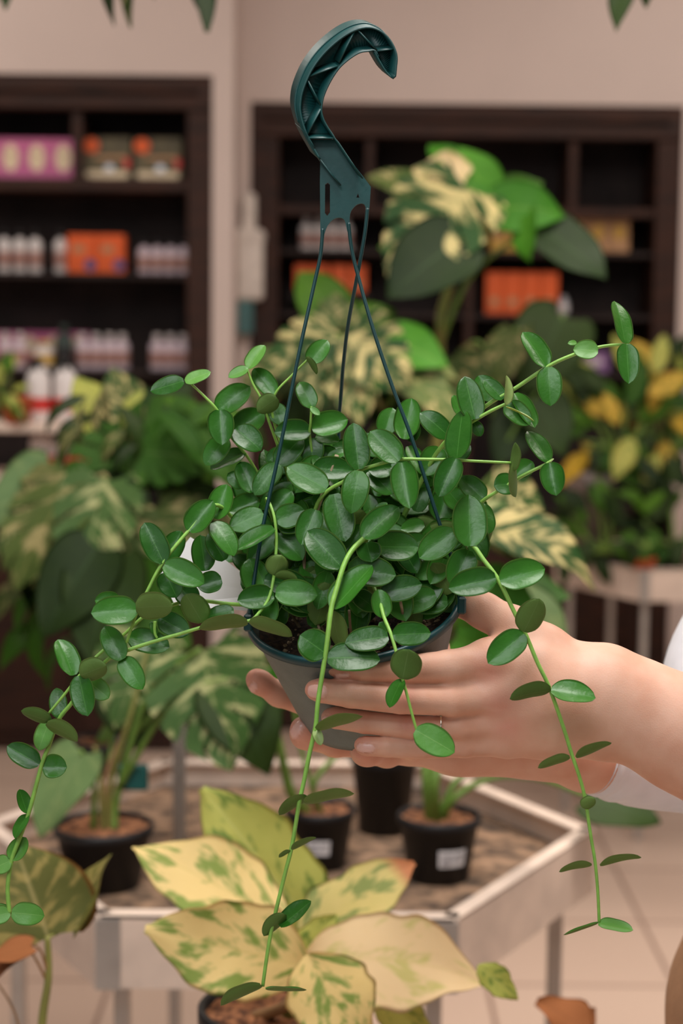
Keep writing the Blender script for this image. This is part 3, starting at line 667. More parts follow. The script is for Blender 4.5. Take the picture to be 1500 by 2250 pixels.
LV = '''
A 310 410 90 478 125 3 t
A 320 415 488 350 92 2.8 y
A 530 603 746 438 172 3.3 t
A 548 600 563 830 176 2.8 t
A 590 780 452 962 155 3.6 t
A 715 878 485 988 112 4.2 t
A 650 745 838 610 178 4 t
A 650 720 820 860 170 3.2 t
A 735 325 840 168 108 3.2 y
A 733 327 604 385 76 3.0 y
A 908 500 772 325 135 3.4 t
A 925 520 795 610 130 3.0 b
A 900 560 960 700 130 4.2 t
A 1140 292 1258 138 135 3.2 t
A 1122 250 1190 366 36 2.8 b
A 1160 582 1072 408 128 2.9 t
A 1148 588 1208 636 50 2.7 y
A 1155 725 1392 662 172 3.4 t
A 1145 735 908 745 150 3.3 t
A 925 960 1092 770 165 3.2 t
A 1150 785 1160 960 165 4.0 t
A 1180 775 1335 810 82 4.2 t
A 1260 918 1385 870 68 3.5 t
A 1250 1122 990 975 186 .9 t
A 1165 985 1432 1000 160 2.3 t
A 765 1140 678 935 145 2.4 t
A 935 955 775 1158 150 2.8 t
A 712 1105 600 1015 115 3.4 t
A 518 1318 595 1090 165 .8 t
A 345 1400 502 1195 178 -.8 t
A 803 1195 605 1275 150 2.8 t
A 832 1280 612 1380 165 2.0 t
A 895 1270 1020 1130 160 2.8 t
A 922 1335 1105 1260 165 1.4 t
A 925 1340 1110 1330 175 2.0 t
A 1180 1258 1085 1490 168 .9 t
A 870 940 960 850 90 3.6 t
C 265 990 228 682 180 -.7 t
C 265 1000 212 1280 184 -.8 t
C 528 935 338 738 190 -1.2 t
C 545 945 598 1248 185 -1.2 t
C 560 792 612 522 178 3.2 t
C 430 760 488 582 150 4.2 t
C 600 810 650 690 92 3.8 t
C 862 775 670 612 152 1.6 t
C 908 918 945 597 172 -1.5 t
C 905 918 790 1172 168 -1.5 t
C 800 850 690 1032 170 2.8 t
C 1030 662 962 378 180 -.3 t
C 935 640 888 503 82 2.6 t
C 1150 540 1050 372 160 2.2 t
C 1215 528 1088 398 112 .5 t
C 1238 560 1255 372 72 -.8 p
C 1235 575 1425 666 20 -1.0 p
C 1235 560 1395 695 150 1.0 t
C 1290 490 1425 718 135 1.6 t
C 1020 680 1070 775 85 .4 t
C 480 975 330 1000 150 1.4 t
C 330 1000 485 1150 160 1.6 t
C 1090 1192 932 1040 150 1.4 t
C 1000 1498 988 1158 238 -1.4 t
C 1092 1215 1130 1418 95 .8 t
C 790 1325 860 1115 190 2.8 t
C 640 1270 700 1110 120 3.4 t
C 1305 155 1370 1470 0 0 x
C 295 1440 526 1233 178 -1.8 t
C 372 1262 452 1215 46 .8 t
C 1275 1002 1312 815 64 -1.3 b
C 1285 950 1292 1178 72 -1.5 b
C 1300 1030 1412 940 125 .6 t
C 1290 1085 1155 1100 150 .4 t
C 870 950 1000 830 110 1.5 t
C 850 1130 960 1260 150 3.0 t
D 668 612 500 356 172 0 t
D 680 618 698 902 190 -.1 t
D 1045 500 862 490 150 -.6 y
D 888 442 823 448 44 .4 y
D 1252 442 1180 126 162 -.2 t
D 1255 448 1272 740 172 -.3 t
D 1010 475 1030 460 14 -.1 y
D 684 1308 535 1076 152 .1 t
D 690 1320 738 1560 180 0 t
D 690 1318 720 1290 16 .1 p
E 628 408 500 140 172 -1.4 t
E 640 405 745 198 155 -.2 t
E 632 418 896 542 172 -1.6 t
E 905 462 868 225 155 1.4 t
E 1030 390 920 212 132 1.0 t
E 960 135 1098 352 146 .2 t
E 1355 180 1096 325 112 .2 t
E 1010 520 850 565 145 .6 t
E 635 470 715 636 170 -.2 t
E 740 572 840 690 155 .8 t
E 885 800 775 612 180 -.9 b
E 1090 722 905 765 104 .3 t
E 452 718 148 738 192 -1.9 t
E 340 660 172 655 112 -.9 t
E 445 700 690 688 190 -2.0 b
E 355 1045 235 825 155 -1.9 t
E 352 1035 488 1240 148 -1.6 t
E 398 895 668 965 160 -.4 t
E 600 770 795 880 160 -.2 t
E 575 885 545 795 45 -1.0 t
E 1180 795 858 830 108 -1.6 b
E 1192 798 1477 892 104 -1.7 b
E 1355 625 1112 655 160 -.4 t
E 1260 595 1190 376 190 1.2 t
E 1350 490 1405 358 150 -.2 b
H 560 282 448 2 160 -.4 t
H 612 285 812 205 185 -1.5 b
H 598 292 665 600 192 -1.3 t
H 665 330 828 465 158 -.2 y
H 455 612 428 380 138 -.1 t
H 388 635 160 560 122 -1.3 b
H 358 645 598 775 142 -1.4 b
H 372 640 290 860 146 -.2 y
H 298 965 52 825 165 -.3 t
H 325 985 508 985 176 -.3 t
H 208 1338 148 1156 90 -.3 t
H 208 1348 100 1525 92 -.3 t
H 82 1692 198 1522 145 -.3 y
H 78 1700 -60 1765 140 -.3 y
H 88 2095 338 2118 168 -.4 y
H 76 2095 -115 2140 135 -.4 y
H 76 2088 -70 2055 90 -.2 y
F 600 432 370 190 222 -1.7 t
F 590 430 0 0 0 0 x
F 838 300 1110 305 205 .2 t
F 765 275 800 405 170 -.4 t
F 640 450 960 490 205 -.6 t
F 540 705 798 418 168 -2.9 t
F 870 605 1130 548 172 -.4 t
F 880 768 842 580 136 -2.1 t
F 690 610 830 715 130 -.2 t
F 502 1010 325 885 215 -4.0 t
F 540 725 600 978 132 -2.4 b
F 508 1030 856 1035 188 -4.2 t
F 908 892 622 938 160 -3.6 t
F 938 885 1190 872 158 -3.6 t
F 905 865 848 802 70 -2.2 t
F 1005 1172 1045 972 208 -4.5 b
F 996 1175 910 1360 94 -4.2 t
U 1125 610 1360 745 172 -4.8 y
F 1345 200 1112 378 190 .3 t
F 1440 325 1330 565 188 -.3 t
F 1230 430 1150 697 175 2.4 t
F 1240 420 1085 505 130 2.0 t
F 945 385 1075 490 130 2.0 t
F 185 215 345 385 172 2.2 t
F 370 400 455 640 172 2.2 t
F 140 640 215 828 145 2.6 t
F 740 165 625 340 138 .6 t
F 1145 155 990 190 110 2.6 t
F 165 490 312 508 68 -.3 b
F 165 602 442 618 178 -.5 t
F 305 65 470 290 0 0 x
F 560 1 0 0 0 0 x
G 405 340 675 265 178 -2.5 t
G 378 325 95 388 168 -2.4 t
G 545 648 640 450 168 -3.1 b
G 548 658 332 838 168 -3.1 t
G 706 985 458 1038 108 -3.4 b
G 712 992 979 1036 122 -3.4 t
G 860 1398 1068 1306 78 -3.5 b
G 822 1400 630 1462 72 -3.5 b
T 1130 372 1178 340 52 -3.6 b
T 1195 580 1344 545 36 -3.6 b
T 1165 580 1045 602 40 -3.6 b
T 1190 795 1062 840 12 -3.6 b
T 1190 798 1318 822 30 -3.6 y
U 530 600 806 515 92 -4.4 b
U 525 605 560 700 60 -4.2 p
S 1440 740 1310 828 68 -4.4 b
T 115 352 296 315 58 -4.5 b
T 68 525 155 478 30 -4.4 b
T 62 530 20 556 20 -4.4 b
S 1338 1300 1238 1400 78 -4.5 b
S 1316 1360 1464 1240 66 -4.4 t
S 1230 1635 1034 1722 76 -4.5 b
S 1250 1655 1442 1660 28 -4.5 b
'''
A36 = 'A 1300 1155 1375 1470 205 .5 t'
rows = []
for ln in (LV+A36).strip().splitlines():
    c, *v, sd = ln.split()
    if sd == 'x': continue
    bx, by, tx, ty, w, z = map(float, v); ox, oy, s = CR[c]
    rows.append((ox+bx/s, oy+by/s, ox+tx/s, oy+ty/s, w/s, z, sd))
vine = {}
for k, (pts, r) in VS.items():
    q = spline([P(x, y, D0+z*.01) for x, y, z in pts], 6); n = len(q)
    rr = [r*(.62+.38*i/n) for i in range(n)]
    mb = MB(); mb.tube(q, rr, n=9)
    for (x, y, z) in pts[1:-2:2]:          # swollen nodes
        pass
    vine[k] = mb.build('vine', m_oldstem if k == 'o' else m_stem, hero)
rows.sort(key=lambda r: -math.hypot(r[2]-r[0], r[3]-r[1])*r[4])
SM = {'t': (LT, LB), 'b': (LT, LB), 'y': (LY, LB), 'p': (LP_, LP_)}
fol = MB()
for i, (bx, by, tx, ty, w, z, sd) in enumerate(rows):
    mb = MB() if i < 100 else fol
    off = {'t': 0, 'b': 0, 'y': 2, 'p': 4}[sd] if i >= 100 else 0
    short = math.hypot(tx-bx, ty-by) < 30
    px_leaf(mb, bx, by, tx, ty, w, D0+z*.01, side='b' if sd == 'b' else 't', ratio=.64, nu=16 if not short else 8, nv=6 if not short else 4, mi=(off, off+1), cup=random.uniform(.05, .2), curl=random.uniform(.0, .1), wav=.015, tint=random.uniform(.1, .9))
    if i < 100:
        best = min(VS, key=lambda k: min(math.hypot(x-bx, y-by)+abs(zz-z)*8 for x, y, zz in VS[k][0]))
        mb.build('leaf', list(SM[sd]), vine[best])
# inner foliage filling the crown behind the leaves that can be told apart
rng = random.Random(11)
def inside(x, y):
    if 470 < x < 1080 and 930 < y < 1330:
        cx, cy = 780, 1160
        return ((x-cx)/275)**2+((y-cy)/185)**2 < 1
    return False
n = 0
while n < 230:
    x = rng.uniform(480, 1080); y = rng.uniform(940, 1345)
    if not inside(x, y): continue
    n += 1
    zz = rng.uniform(3.4, 9.0); a = rng.uniform(0, 6.28); Lp = rng.uniform(70, 98)
    x0, y0 = x-math.cos(a)*Lp/2, y-math.sin(a)*Lp/2
    px_leaf(fol, x0, y0, x0+math.cos(a)*Lp, y0+math.sin(a)*Lp, Lp*rng.uniform(.5, .66), D0+zz*.01, side='t' if rng.random() < .85 else 'b', nu=10, nv=4, cup=.12, tint=rng.random())
for i in range(75):                       # leaves low in the crown, just above the rim
    x, y = rng.uniform(560, 1000), rng.uniform(1150, 1335)
    if y > 1385-abs(x-790)*.35: continue
    zz = rng.uniform(1.6, 3.6); a = rng.uniform(0, 6.28); Lp = rng.uniform(76, 100)
    px_leaf(fol, x-math.cos(a)*Lp/2, y-math.sin(a)*Lp/2, x+math.cos(a)*Lp/2, y+math.sin(a)*Lp/2, Lp*rng.uniform(.55, .66), D0+zz*.01, side='t' if rng.random() < .85 else 'b', nu=12, nv=5, cup=.12, tint=rng.random())
for i in range(34):
    x, y = rng.uniform(575, 950), rng.uniform(1270, 1345)
    zz = rng.uniform(.6, 2.4); a = rng.uniform(0, 6.28); Lp = rng.uniform(80, 104)
    px_leaf(fol, x-math.cos(a)*Lp/2, y-math.sin(a)*Lp/2, x+math.cos(a)*Lp/2, y+math.sin(a)*Lp/2, Lp*rng.uniform(.56, .68), D0+zz*.01, side='t' if rng.random() < .7 else 'b', nu=12, nv=5, cup=.12, tint=rng.random())
for i in range(16):                       # bare lower stems standing in the soil
    q = rng.uniform(0, 6.28); r = rng.uniform(.005, .055)
    b0 = rc-pax*.018+(pa*math.cos(q)+pbv*math.sin(q))*r
    e = rng.uniform(0, 6.28); t0 = b0+pax*rng.uniform(.02, .045)+(pa*math.cos(q)+pbv*math.sin(q))*rng.uniform(.005, .02)
    fol.tube(spline([b0, (b0+t0)/2+pa*rng.uniform(-.006, .006), t0], 4), .0011, n=6, mi=6)
fol.build('foliage', [LT, LB, LY, LB, LP_, m_stem, m_oldstem], hero, kind='stuff')
# ================================================================== the person
def sdf_mesh(prims, h, kblend, pad=.012):
    """prims: (a, b, ra, rb, k) round cones -> one continuous skin (surface nets)"""
    lo = np.array([min(min(p[0][i]-p[2], p[1][i]-p[3]) for p in prims) for i in range(3)])-pad
    hi = np.array([max(max(p[0][i]+p[2], p[1][i]+p[3]) for p in prims) for i in range(3)])+pad
    n = np.ceil((hi-lo)/h).astype(int)+1
    G = np.full(tuple(n), .05, dtype=np.float32)
    for a, b, ra, rb, k in prims:
        a = np.array(a); b = np.array(b); rm = max(ra, rb)+max(k, .004)*2+3*h
        i0 = np.maximum(0, np.floor((np.minimum(a, b)-rm-lo)/h).astype(int)); i1 = np.minimum(n, np.ceil((np.maximum(a, b)+rm-lo)/h).astype(int)+1)
        X = [(lo[i]+np.arange(i0[i], i1[i])*h).astype(np.float32) for i in range(3)]
        sh = ((-1, 1, 1), (1, -1, 1), (1, 1, -1)); Q = [X[i].reshape(sh[i]) for i in range(3)]
        d = b-a; L2 = float(d @ d)+1e-12
        t = np.clip(((Q[0]-a[0])*d[0]+(Q[1]-a[1])*d[1]+(Q[2]-a[2])*d[2])/L2, 0, 1)
        D = np.sqrt((Q[0]-a[0]-t*d[0])**2+(Q[1]-a[1]-t*d[1])**2+(Q[2]-a[2]-t*d[2])**2)-(ra+(rb-ra)*t)
        S = G[i0[0]:i1[0], i0[1]:i1[1], i0[2]:i1[2]]
        hh = np.clip(.5+.5*(S-D)/k, 0, 1)
        G[i0[0]:i1[0], i0[1]:i1[1], i0[2]:i1[2]] = S*(1-hh)+D*hh-k*hh*(1-hh)
    return nets(G, lo, h)
def nets(G, lo, h):
    s = G < 0; n = np.array(G.shape)
    c = [s[i:n[0]-1+i, j:n[1]-1+j, k:n[2]-1+k] for i in (0, 1) for j in (0, 1) for k in (0, 1)]
    sm = sum(x.astype(np.int8) for x in c); act = (sm > 0) & (sm < 8)
    I = np.argwhere(act); idx = np.full(act.shape, -1, dtype=np.int64); idx[act] = np.arange(len(I))
    acc = np.zeros((len(I), 3)); cnt = np.zeros(len(I))
    cor = [(i, j, k) for i in (0, 1) for j in (0, 1) for k in (0, 1)]
    for a in range(8):
        for b in range(a+1, 8):
            df = [cor[b][q]-cor[a][q] for q in range(3)]
            if sum(abs(x) for x in df) != 1: continue
            va = G[I[:, 0]+cor[a][0], I[:, 1]+cor[a][1], I[:, 2]+cor[a][2]]; vb = G[I[:, 0]+cor[b][0], I[:, 1]+cor[b][1], I[:, 2]+cor[b][2]]
            m = (va < 0) != (vb < 0); t = np.where(m, va/np.where(m, va-vb, 1), 0)
            pt = np.array(cor[a])+t[:, None]*np.array(df); acc[m] += pt[m]; cnt[m] += 1
    V = lo+(I+acc/cnt[:, None])*h
    Fc = []
    for ax in range(3):
        b1, b2 = (ax+1) % 3, (ax+2) % 3
        sl = [slice(None)]*3; sl2 = [slice(None)]*3
        sl[ax] = slice(0, -1); sl2[ax] = slice(1, None)
        e = s[tuple(sl)] != s[tuple(sl2)]; E = np.argwhere(e)
        ok = (E[:, b1] > 0) & (E[:, b2] > 0) & (E[:, b1] < n[b1]-1) & (E[:, b2] < n[b2]-1); E = E[ok]
        ins = s[E[:, 0], E[:, 1], E[:, 2]]
        q = []
        for (u, w) in ((-1, -1), (0, -1), (0, 0), (-1, 0)):
            k = E.copy(); k[:, b1] += u; k[:, b2] += w; q.append(idx[k[:, 0], k[:, 1], k[:, 2]])
        q = np.stack(q, 1); q[~ins] = q[~ins][:, ::-1]; Fc.append(q)
    Fc = np.concatenate(Fc)
    # one relaxing pass takes the steps out of the grid
    for lam in (.55, -.35, .55, -.35, .4):
        sumv = np.zeros_like(V); ct = np.zeros(len(V))
        for a, b in ((0, 1), (1, 2), (2, 3), (3, 0)):
            np.add.at(sumv, Fc[:, a], V[Fc[:, b]]); np.add.at(ct, Fc[:, a], 1)
            np.add.at(sumv, Fc[:, b], V[Fc[:, a]]); np.add.at(ct, Fc[:, b], 1)
        V = V+lam*(sumv/np.maximum(ct, 1)[:, None]-V)
    return V, Fc
def chain(pts, k=.004):
    """pts: (Vector, radius) -> consecutive round cones"""
    return [(tuple(a[0]), tuple(b[0]), a[1], b[1], k) for a, b in zip(pts[:-1], pts[1:])]
def R_(px, d): return px*d/F          # radius in pixels -> metres
def pchain(lst, k=.004): return chain([(P(x, y, d), R_(r, d)) for x, y, d, r in lst], k)
def finger(lst):
    c = pchain(lst, .0012); return [c[0][:4]+(.007,)]+[c[1][:4]+(.003,)]+c[2:]

nails = []   # (px, py, half length, half height, angle degrees, max depth)
near = []
# forearm and wrist of the near arm (left arm, back of the hand towards the camera)
EL = Vector((.400, 1.20, 1.145))
near += chain([(P(1345, 1512, 1.205), .0255), (P(1500, 1590, 1.205), .030), (P(1650, 1660, 1.20), .036), (EL, .040)], .02)
near += chain([(P(1300, 1560, 1.208), .0245), (P(1345, 1583, 1.208), .0215), (P(1500, 1640, 1.208), .028), (P(1650, 1705, 1.205), .037), (EL, .040)], .02)
near += chain([(P(1330, 1500, 1.213), .021), (P(1390, 1530, 1.21), .023)], .02)
# back of the hand: metacarpals fanned from the wrist
near += pchain([(1300, 1495, 1.212, 62), (1180, 1462, 1.205, 52), (1075, 1452, 1.202, 42)], .02)
near += pchain([(1300, 1530, 1.208, 62), (1190, 1520, 1.198, 52), (1095, 1528, 1.199, 38)], .02)
near += pchain([(1300, 1570, 1.21, 60), (1200, 1570, 1.200, 48), (1110, 1590, 1.202, 34)], .02)
near += pchain([(1300, 1600, 1.213, 48), (1210, 1608, 1.205, 42), (1115, 1632, 1.207, 27)], .02)
near += pchain([(1210, 1530, 1.225, 60), (1120, 1530, 1.225, 50)], .02)
# fingers
near += finger([(1075, 1452, 1.202, 42), (985, 1466, 1.190, 37), (900, 1470, 1.180, 33), (800, 1470, 1.177, 28.5), (752, 1468, 1.180, 25), (738, 1467, 1.181, 21)])
near += finger([(1095, 1528, 1.199, 38), (990, 1540, 1.187, 33), (880, 1536, 1.178, 33), (770, 1526, 1.176, 30), (705, 1517, 1.180, 27), (692, 1516, 1.182, 23)])
near += finger([(1110, 1590, 1.204, 33), (1010, 1601, 1.194, 26.5), (900, 1597, 1.189, 26), (800, 1587, 1.192, 25), (738, 1577, 1.198, 24.5), (726, 1576, 1.200, 21)])
near += finger([(1115, 1634, 1.207, 27), (1020, 1641, 1.198, 23), (930, 1644, 1.192, 23.5), (850, 1641, 1.191, 23), (805, 1639, 1.194, 22), (796, 1638, 1.195, 19)])
# knuckle swellings
for x, y, d, r in ((1078, 1450, 1.198, 37), (1098, 1526, 1.196, 33)):
    near.append((tuple(P(x, y, d)), tuple(P(x+6, y, d)), R_(r, d), R_(r, d), .012))
# thumb, reaching over the rim of the pot
near += pchain([(1270, 1480, 1.216, 58), (1190, 1432, 1.216, 54), (1125, 1378, 1.222, 42), (1062, 1342, 1.232, 35), (1010, 1318, 1.245, 31), (985, 1306, 1.253, 25)], .010)
near += pchain([(1190, 1432, 1.216, 50), (1100, 1440, 1.208, 34)], .010)
VA, FA = sdf_mesh(near, .00125, .01)
nails += [(696, 1519, 21, 15, 3, 1.19), (722, 1583, 16, 9.5, 5, 1.2), (802, 1644, 20, 9.5, 5, 1.2), (752, 1485, 16, 5, -5, 1.19)]

far = []
# far arm (right arm): palm behind the pot, finger tips round its left edge and under it
EF = P(1680, 1670, 1.40)
far += chain([(P(1190, 1628, 1.30), .026), (P(1290, 1655, 1.32), .0272), (P(1440, 1668, 1.355), .030), (EF, .036)], .015)
far += pchain([(1190, 1628, 1.30, 78), (1060, 1600, 1.292, 85), (930, 1570, 1.295, 78), (870, 1548, 1.30, 66)], .015)
far += pchain([(1130, 1640, 1.295, 55), (1000, 1640, 1.288, 52), (880, 1625, 1.29, 45)], .015)
far += pchain([(880, 1530, 1.30, 55), (780, 1545, 1.318, 33), (690, 1553, 1.322, 28), (612, 1525, 1.305, 26.5), (571, 1499, 1.295, 25), (562, 1492, 1.292, 22)], .005)
far += pchain([(885, 1600, 1.30, 50), (800, 1634, 1.305, 32), (735, 1633, 1.295, 29), (672, 1612, 1.272, 33), (667, 1604, 1.262, 31)], .005)
far += pchain([(890, 1630, 1.29, 45), (850, 1652, 1.275, 33), (805, 1648, 1.25, 34), (799, 1642, 1.24, 31)], .005)
far += pchain([(900, 1640, 1.285, 40), (905, 1640, 1.26, 25), (880, 1640, 1.245, 22)], .006)
far += pchain([(960, 1560, 1.295, 58), (965, 1480, 1.312, 34), (950, 1420, 1.322, 30), (925, 1370, 1.325, 26)], .01)
VB, FB = sdf_mesh(far, .0016, .01)
nails_far = [(651, 1604, 11, 22, 35, 1.26), (555, 1512, 8, 13, 30, 1.3)]

# head, neck and trunk (outside the frame, kept simple but whole)
SN, SFar = Vector((.43, 1.22, 1.36)), Vector((.47, 1.53, 1.36))
HC = Vector((.395, 1.385, 1.635))
trunk = []
trunk += chain([(Vector((.45, 1.385, 1.37)), .055), (Vector((.43, 1.385, 1.47)), .050), (Vector((.42, 1.385, 1.55)), .052)], .03)
trunk += chain([(HC+Vector((.02, 0, .035)), .083), (HC+Vector((-.02, 0, .03)), .078)], .03)
trunk += chain([(HC+Vector((-.02, 0, -.02)), .068), (HC+Vector((-.045, 0, -.075)), .034)], .04)
trunk += chain([(HC+Vector((-.092, 0, .01)), .009), (HC+Vector((-.112, 0, -.028)), .012)], .012)      # nose
for s in (-1, 1):
    trunk += chain([(HC+Vector((.005, .077*s, .0)), .012), (HC+Vector((.008, .080*s, -.03)), .010)], .006)  # ears
    trunk += chain([(HC+Vector((-.085, .012*s, .03)), .010), (HC+Vector((-.078, .045*s, .03)), .010)], .02)  # brows
    trunk += chain([(HC+Vector((-.098, .0, -.052-.012*(s > 0))), .006), (HC+Vector((-.090, .02*s, -.055)), .005)], .008)  # lips
trunk += chain([(SN, .045), (Vector((.45, 1.385, 1.38)), .06), (SFar, .045)], .04)
trunk += chain([(Vector((.45, 1.385, 1.34)), .09), (Vector((.45, 1.385, 1.05)), .09)], .05)
trunk += chain([(SN, .045), (EL, .040)], .03)+chain([(SFar, .045), (EF, .040)], .03)
VT, FT = sdf_mesh(trunk, .006, .03)

m_skin = bpy.data.materials.new('skin'); m_skin.use_nodes = True
nt = m_skin.node_tree; N = nt.nodes; L = nt.links; b = N['Principled BSDF']
b.inputs['Roughness'].default_value = .47; b.inputs['Specular IOR Level'].default_value = .4
b.inputs['Subsurface Weight'].default_value = .15; b.inputs['Subsurface Radius'].default_value = (1, .35, .2); b.inputs['Subsurface Scale'].default_value = .0025
tc = N.new('ShaderNodeTexCoord')
n1 = N.new('ShaderNodeTexNoise'); n1.inputs['Scale'].default_value = 34; n1.inputs['Detail'].default_value = 3; L.new(tc.outputs['Object'], n1.inputs['Vector'])
r1 = N.new('ShaderNodeValToRGB'); r1.color_ramp.elements[0].color = (*lin((222, 166, 140)), 1); r1.color_ramp.elements[1].color = (*lin((232, 184, 160)), 1)
r1.color_ramp.elements[0].position = .35; r1.color_ramp.elements[1].position = .65; L.new(n1.outputs['Fac'], r1.inputs['Fac'])
def amix(attr, colr, prev, amt):
    a = N.new('ShaderNodeAttribute'); a.attribute_name = attr
    mm = N.new('ShaderNodeMath'); mm.operation = 'MULTIPLY'; mm.inputs[1].default_value = amt; L.new(a.outputs['Fac'], mm.inputs[0])
    n = N.new('ShaderNodeMix'); n.data_type = 'RGBA'; L.new(mm.outputs[0], n.inputs[0]); L.new(prev, n.inputs[6]); n.inputs[7].default_value = (*lin(colr), 1); return n.outputs[2]
col = amix('ruddy', (214, 128, 110), r1.outputs[0], .5)
col = amix('nail', (238, 190, 178), col, .9)
L.new(col, b.inputs['Base Color'])
na = N.new('ShaderNodeAttribute'); na.attribute_name = 'nail'
rr_ = N.new('ShaderNodeMapRange'); rr_.inputs[3].default_value = .47; rr_.inputs[4].default_value = .22; L.new(na.outputs['Fac'], rr_.inputs[0]); L.new(rr_.outputs[0], b.inputs['Roughness'])
n2 = N.new('ShaderNodeTexVoronoi'); n2.inputs['Scale'].default_value = 900; L.new(tc.outputs['Object'], n2.inputs['Vector'])
bp = N.new('ShaderNodeBump'); bp.inputs['Strength'].default_value = .12; bp.inputs['Distance'].default_value = .0006; L.new(n2.outputs['Distance'], bp.inputs['Height']); L.new(bp.outputs['Normal'], b.inputs['Normal'])

person = thing('person', 'person at the right holding the hanging plant in both hands, white top and beige trousers', 'person', (.45, 1.385, 0))
Ri = np.array([list(RT), list(UP), list(FW)])
def project(V):
    q = (V-np.array(CL)) @ Ri.T; return 750+q[:, 0]/q[:, 2]*F, 1125-q[:, 1]/q[:, 2]*F, q[:, 2]
def vnormals(V, Fc):
    nn = np.cross(V[Fc[:, 2]]-V[Fc[:, 0]], V[Fc[:, 3]]-V[Fc[:, 1]]); out = np.zeros_like(V)
    for a in range(4): np.add.at(out, Fc[:, a], nn)
    return out/np.maximum(np.linalg.norm(out, axis=1), 1e-12)[:, None]
def marks(V, Fc, nl):
    x, y, d = project(V); nv = vnormals(V, Fc); facing = (nv @ np.array(FW)) < .25
    m = np.zeros(len(V)); V = V.copy()
    for cx, cy, a, b_, ang, dm in nl:
        q = math.radians(ang); u = (x-cx)*math.cos(q)+(y-cy)*math.sin(q); w = -(x-cx)*math.sin(q)+(y-cy)*math.cos(q)
        r = (np.abs(u/a)**3+np.abs(w/b_)**3)**(1/3)
        near_ = facing & (d < dm)
        k = np.where(near_, np.clip((1.08-r)/.16, 0, 1), 0); m = np.maximum(m, k)
        g = np.where(near_, np.exp(-((r-1.08)/.09)**2), 0)
        V += nv*(k*.0003-g*.0007)[:, None]
    return V, m
def creases(V, Fc, lines):
    """short skin folds across the joints: (x, y, half length, angle, width px, depth m)"""
    x, y, d = project(V); nv = vnormals(V, Fc); V = V.copy(); f = (nv @ np.array(FW)) < .1
    for cx, cy, hl, ang, wd, dp in lines:
        q = math.radians(ang); u = (x-cx)*math.cos(q)+(y-cy)*math.sin(q); w = -(x-cx)*math.sin(q)+(y-cy)*math.cos(q)
        V -= nv*np.where(f, dp*np.exp(-(w/wd)**2)*np.clip(1.2-np.abs(u)/hl, 0, 1), 0)[:, None]
    return V
VA, mA = marks(VA, FA, nails); VB, mB = marks(VB, FB, nails_far)
VA = creases(VA, FA, [(756, 1524, 24, 82, 2.2, .0003), (750, 1522, 22, 80, 2, .00025), (872, 1530, 26, 85, 2.5, .0003), (882, 1531, 28, 88, 2.5, .00035), (893, 1532, 26, 92, 2.5, .0003), (818, 1466, 24, 80, 2.2, .0003), (812, 1466, 22, 78, 2, .0002), (884, 1592, 24, 85, 2.4, .0003), (895, 1593, 24, 90, 2.4, .0003), (1070, 1478, 24, 12, 6, .0005), (1092, 1556, 26, 8, 6, .0005), (868, 1641, 18, 88, 2, .0002), (876, 1641, 18, 90, 2, .0002), (1068, 1396, 16, -50, 3, .0005)])
def ruddy(V, spots):
    x, y, d = project(V); m = np.zeros(len(V))
    for cx, cy, r in spots: m = np.maximum(m, np.exp(-((x-cx)**2+(y-cy)**2)/r**2))
    return m
rA = ruddy(VA, [(1078, 1470, 40), (1100, 1548, 42), (1115, 1600, 34), (690, 1515, 30), (735, 1575, 26), (795, 1640, 26), (885, 1533, 30), (895, 1594, 26), (760, 1470, 30)])
rB = ruddy(VB, [(565, 1495, 60), (655, 1605, 60), (800, 1655, 55)])*.9
V = np.concatenate([VA, VB, VT]); Fc = np.concatenate([FA, FB+len(VA), FT+len(VA)+len(VB)])
me = bpy.data.meshes.new('body'); org = np.array(person.location)
me.from_pydata((V-org).tolist(), [], Fc.tolist()); me.materials.append(m_skin)
me.polygons.foreach_set('use_smooth', [True]*len(me.polygons))
z = np.zeros(len(VT))
for nm, arr in (('nail', np.concatenate([mA, mB, z])), ('ruddy', np.concatenate([rA, rB, z]))):
    at = me.attributes.new(nm, 'FLOAT', 'POINT'); at.data.foreach_set('value', arr.astype(np.float32))
body = bpy.data.objects.new('body', me); C.objects.link(body); body.parent = person
def np_part(name, V, Fc, m, parent):
    me = bpy.data.meshes.new(name); me.from_pydata((V-org).tolist(), [], Fc.tolist()); me.materials.append(m)
    me.polygons.foreach_set('use_smooth', [True]*len(me.polygons))
    o = bpy.data.objects.new(name, me); C.objects.link(o); o.parent = parent; return o
# shirt
m_shirt = mat('white_cotton', (236, 236, 242), rough=.85, var=.03, scale=50, bump=.3, bscale=60)
sh = []
sh += chain([(Vector((.45, 1.30, 1.33)), .10), (Vector((.45, 1.31, 1.18)), .105), (Vector((.425, 1.32, 1.03)), .112)], .06)
sh += chain([(Vector((.45, 1.47, 1.33)), .10), (Vector((.45, 1.46, 1.18)), .105), (Vector((.425, 1.45, 1.03)), .112)], .06)
sh += chain([(SN, .062), (Vector((.45, 1.385, 1.385)), .065), (SFar, .062)], .04)
sh += chain([(SN, .06), (EL+(SN-EL)*.35, .055)], .03)
sh += chain([(SFar, .066), (EF+Vector((.03, 0, .02)), .05), (EF, .042)], .03)
V1, F1 = sdf_mesh(sh, .006, .03)
shirt = np_part('shirt', V1, F1, m_shirt, body)
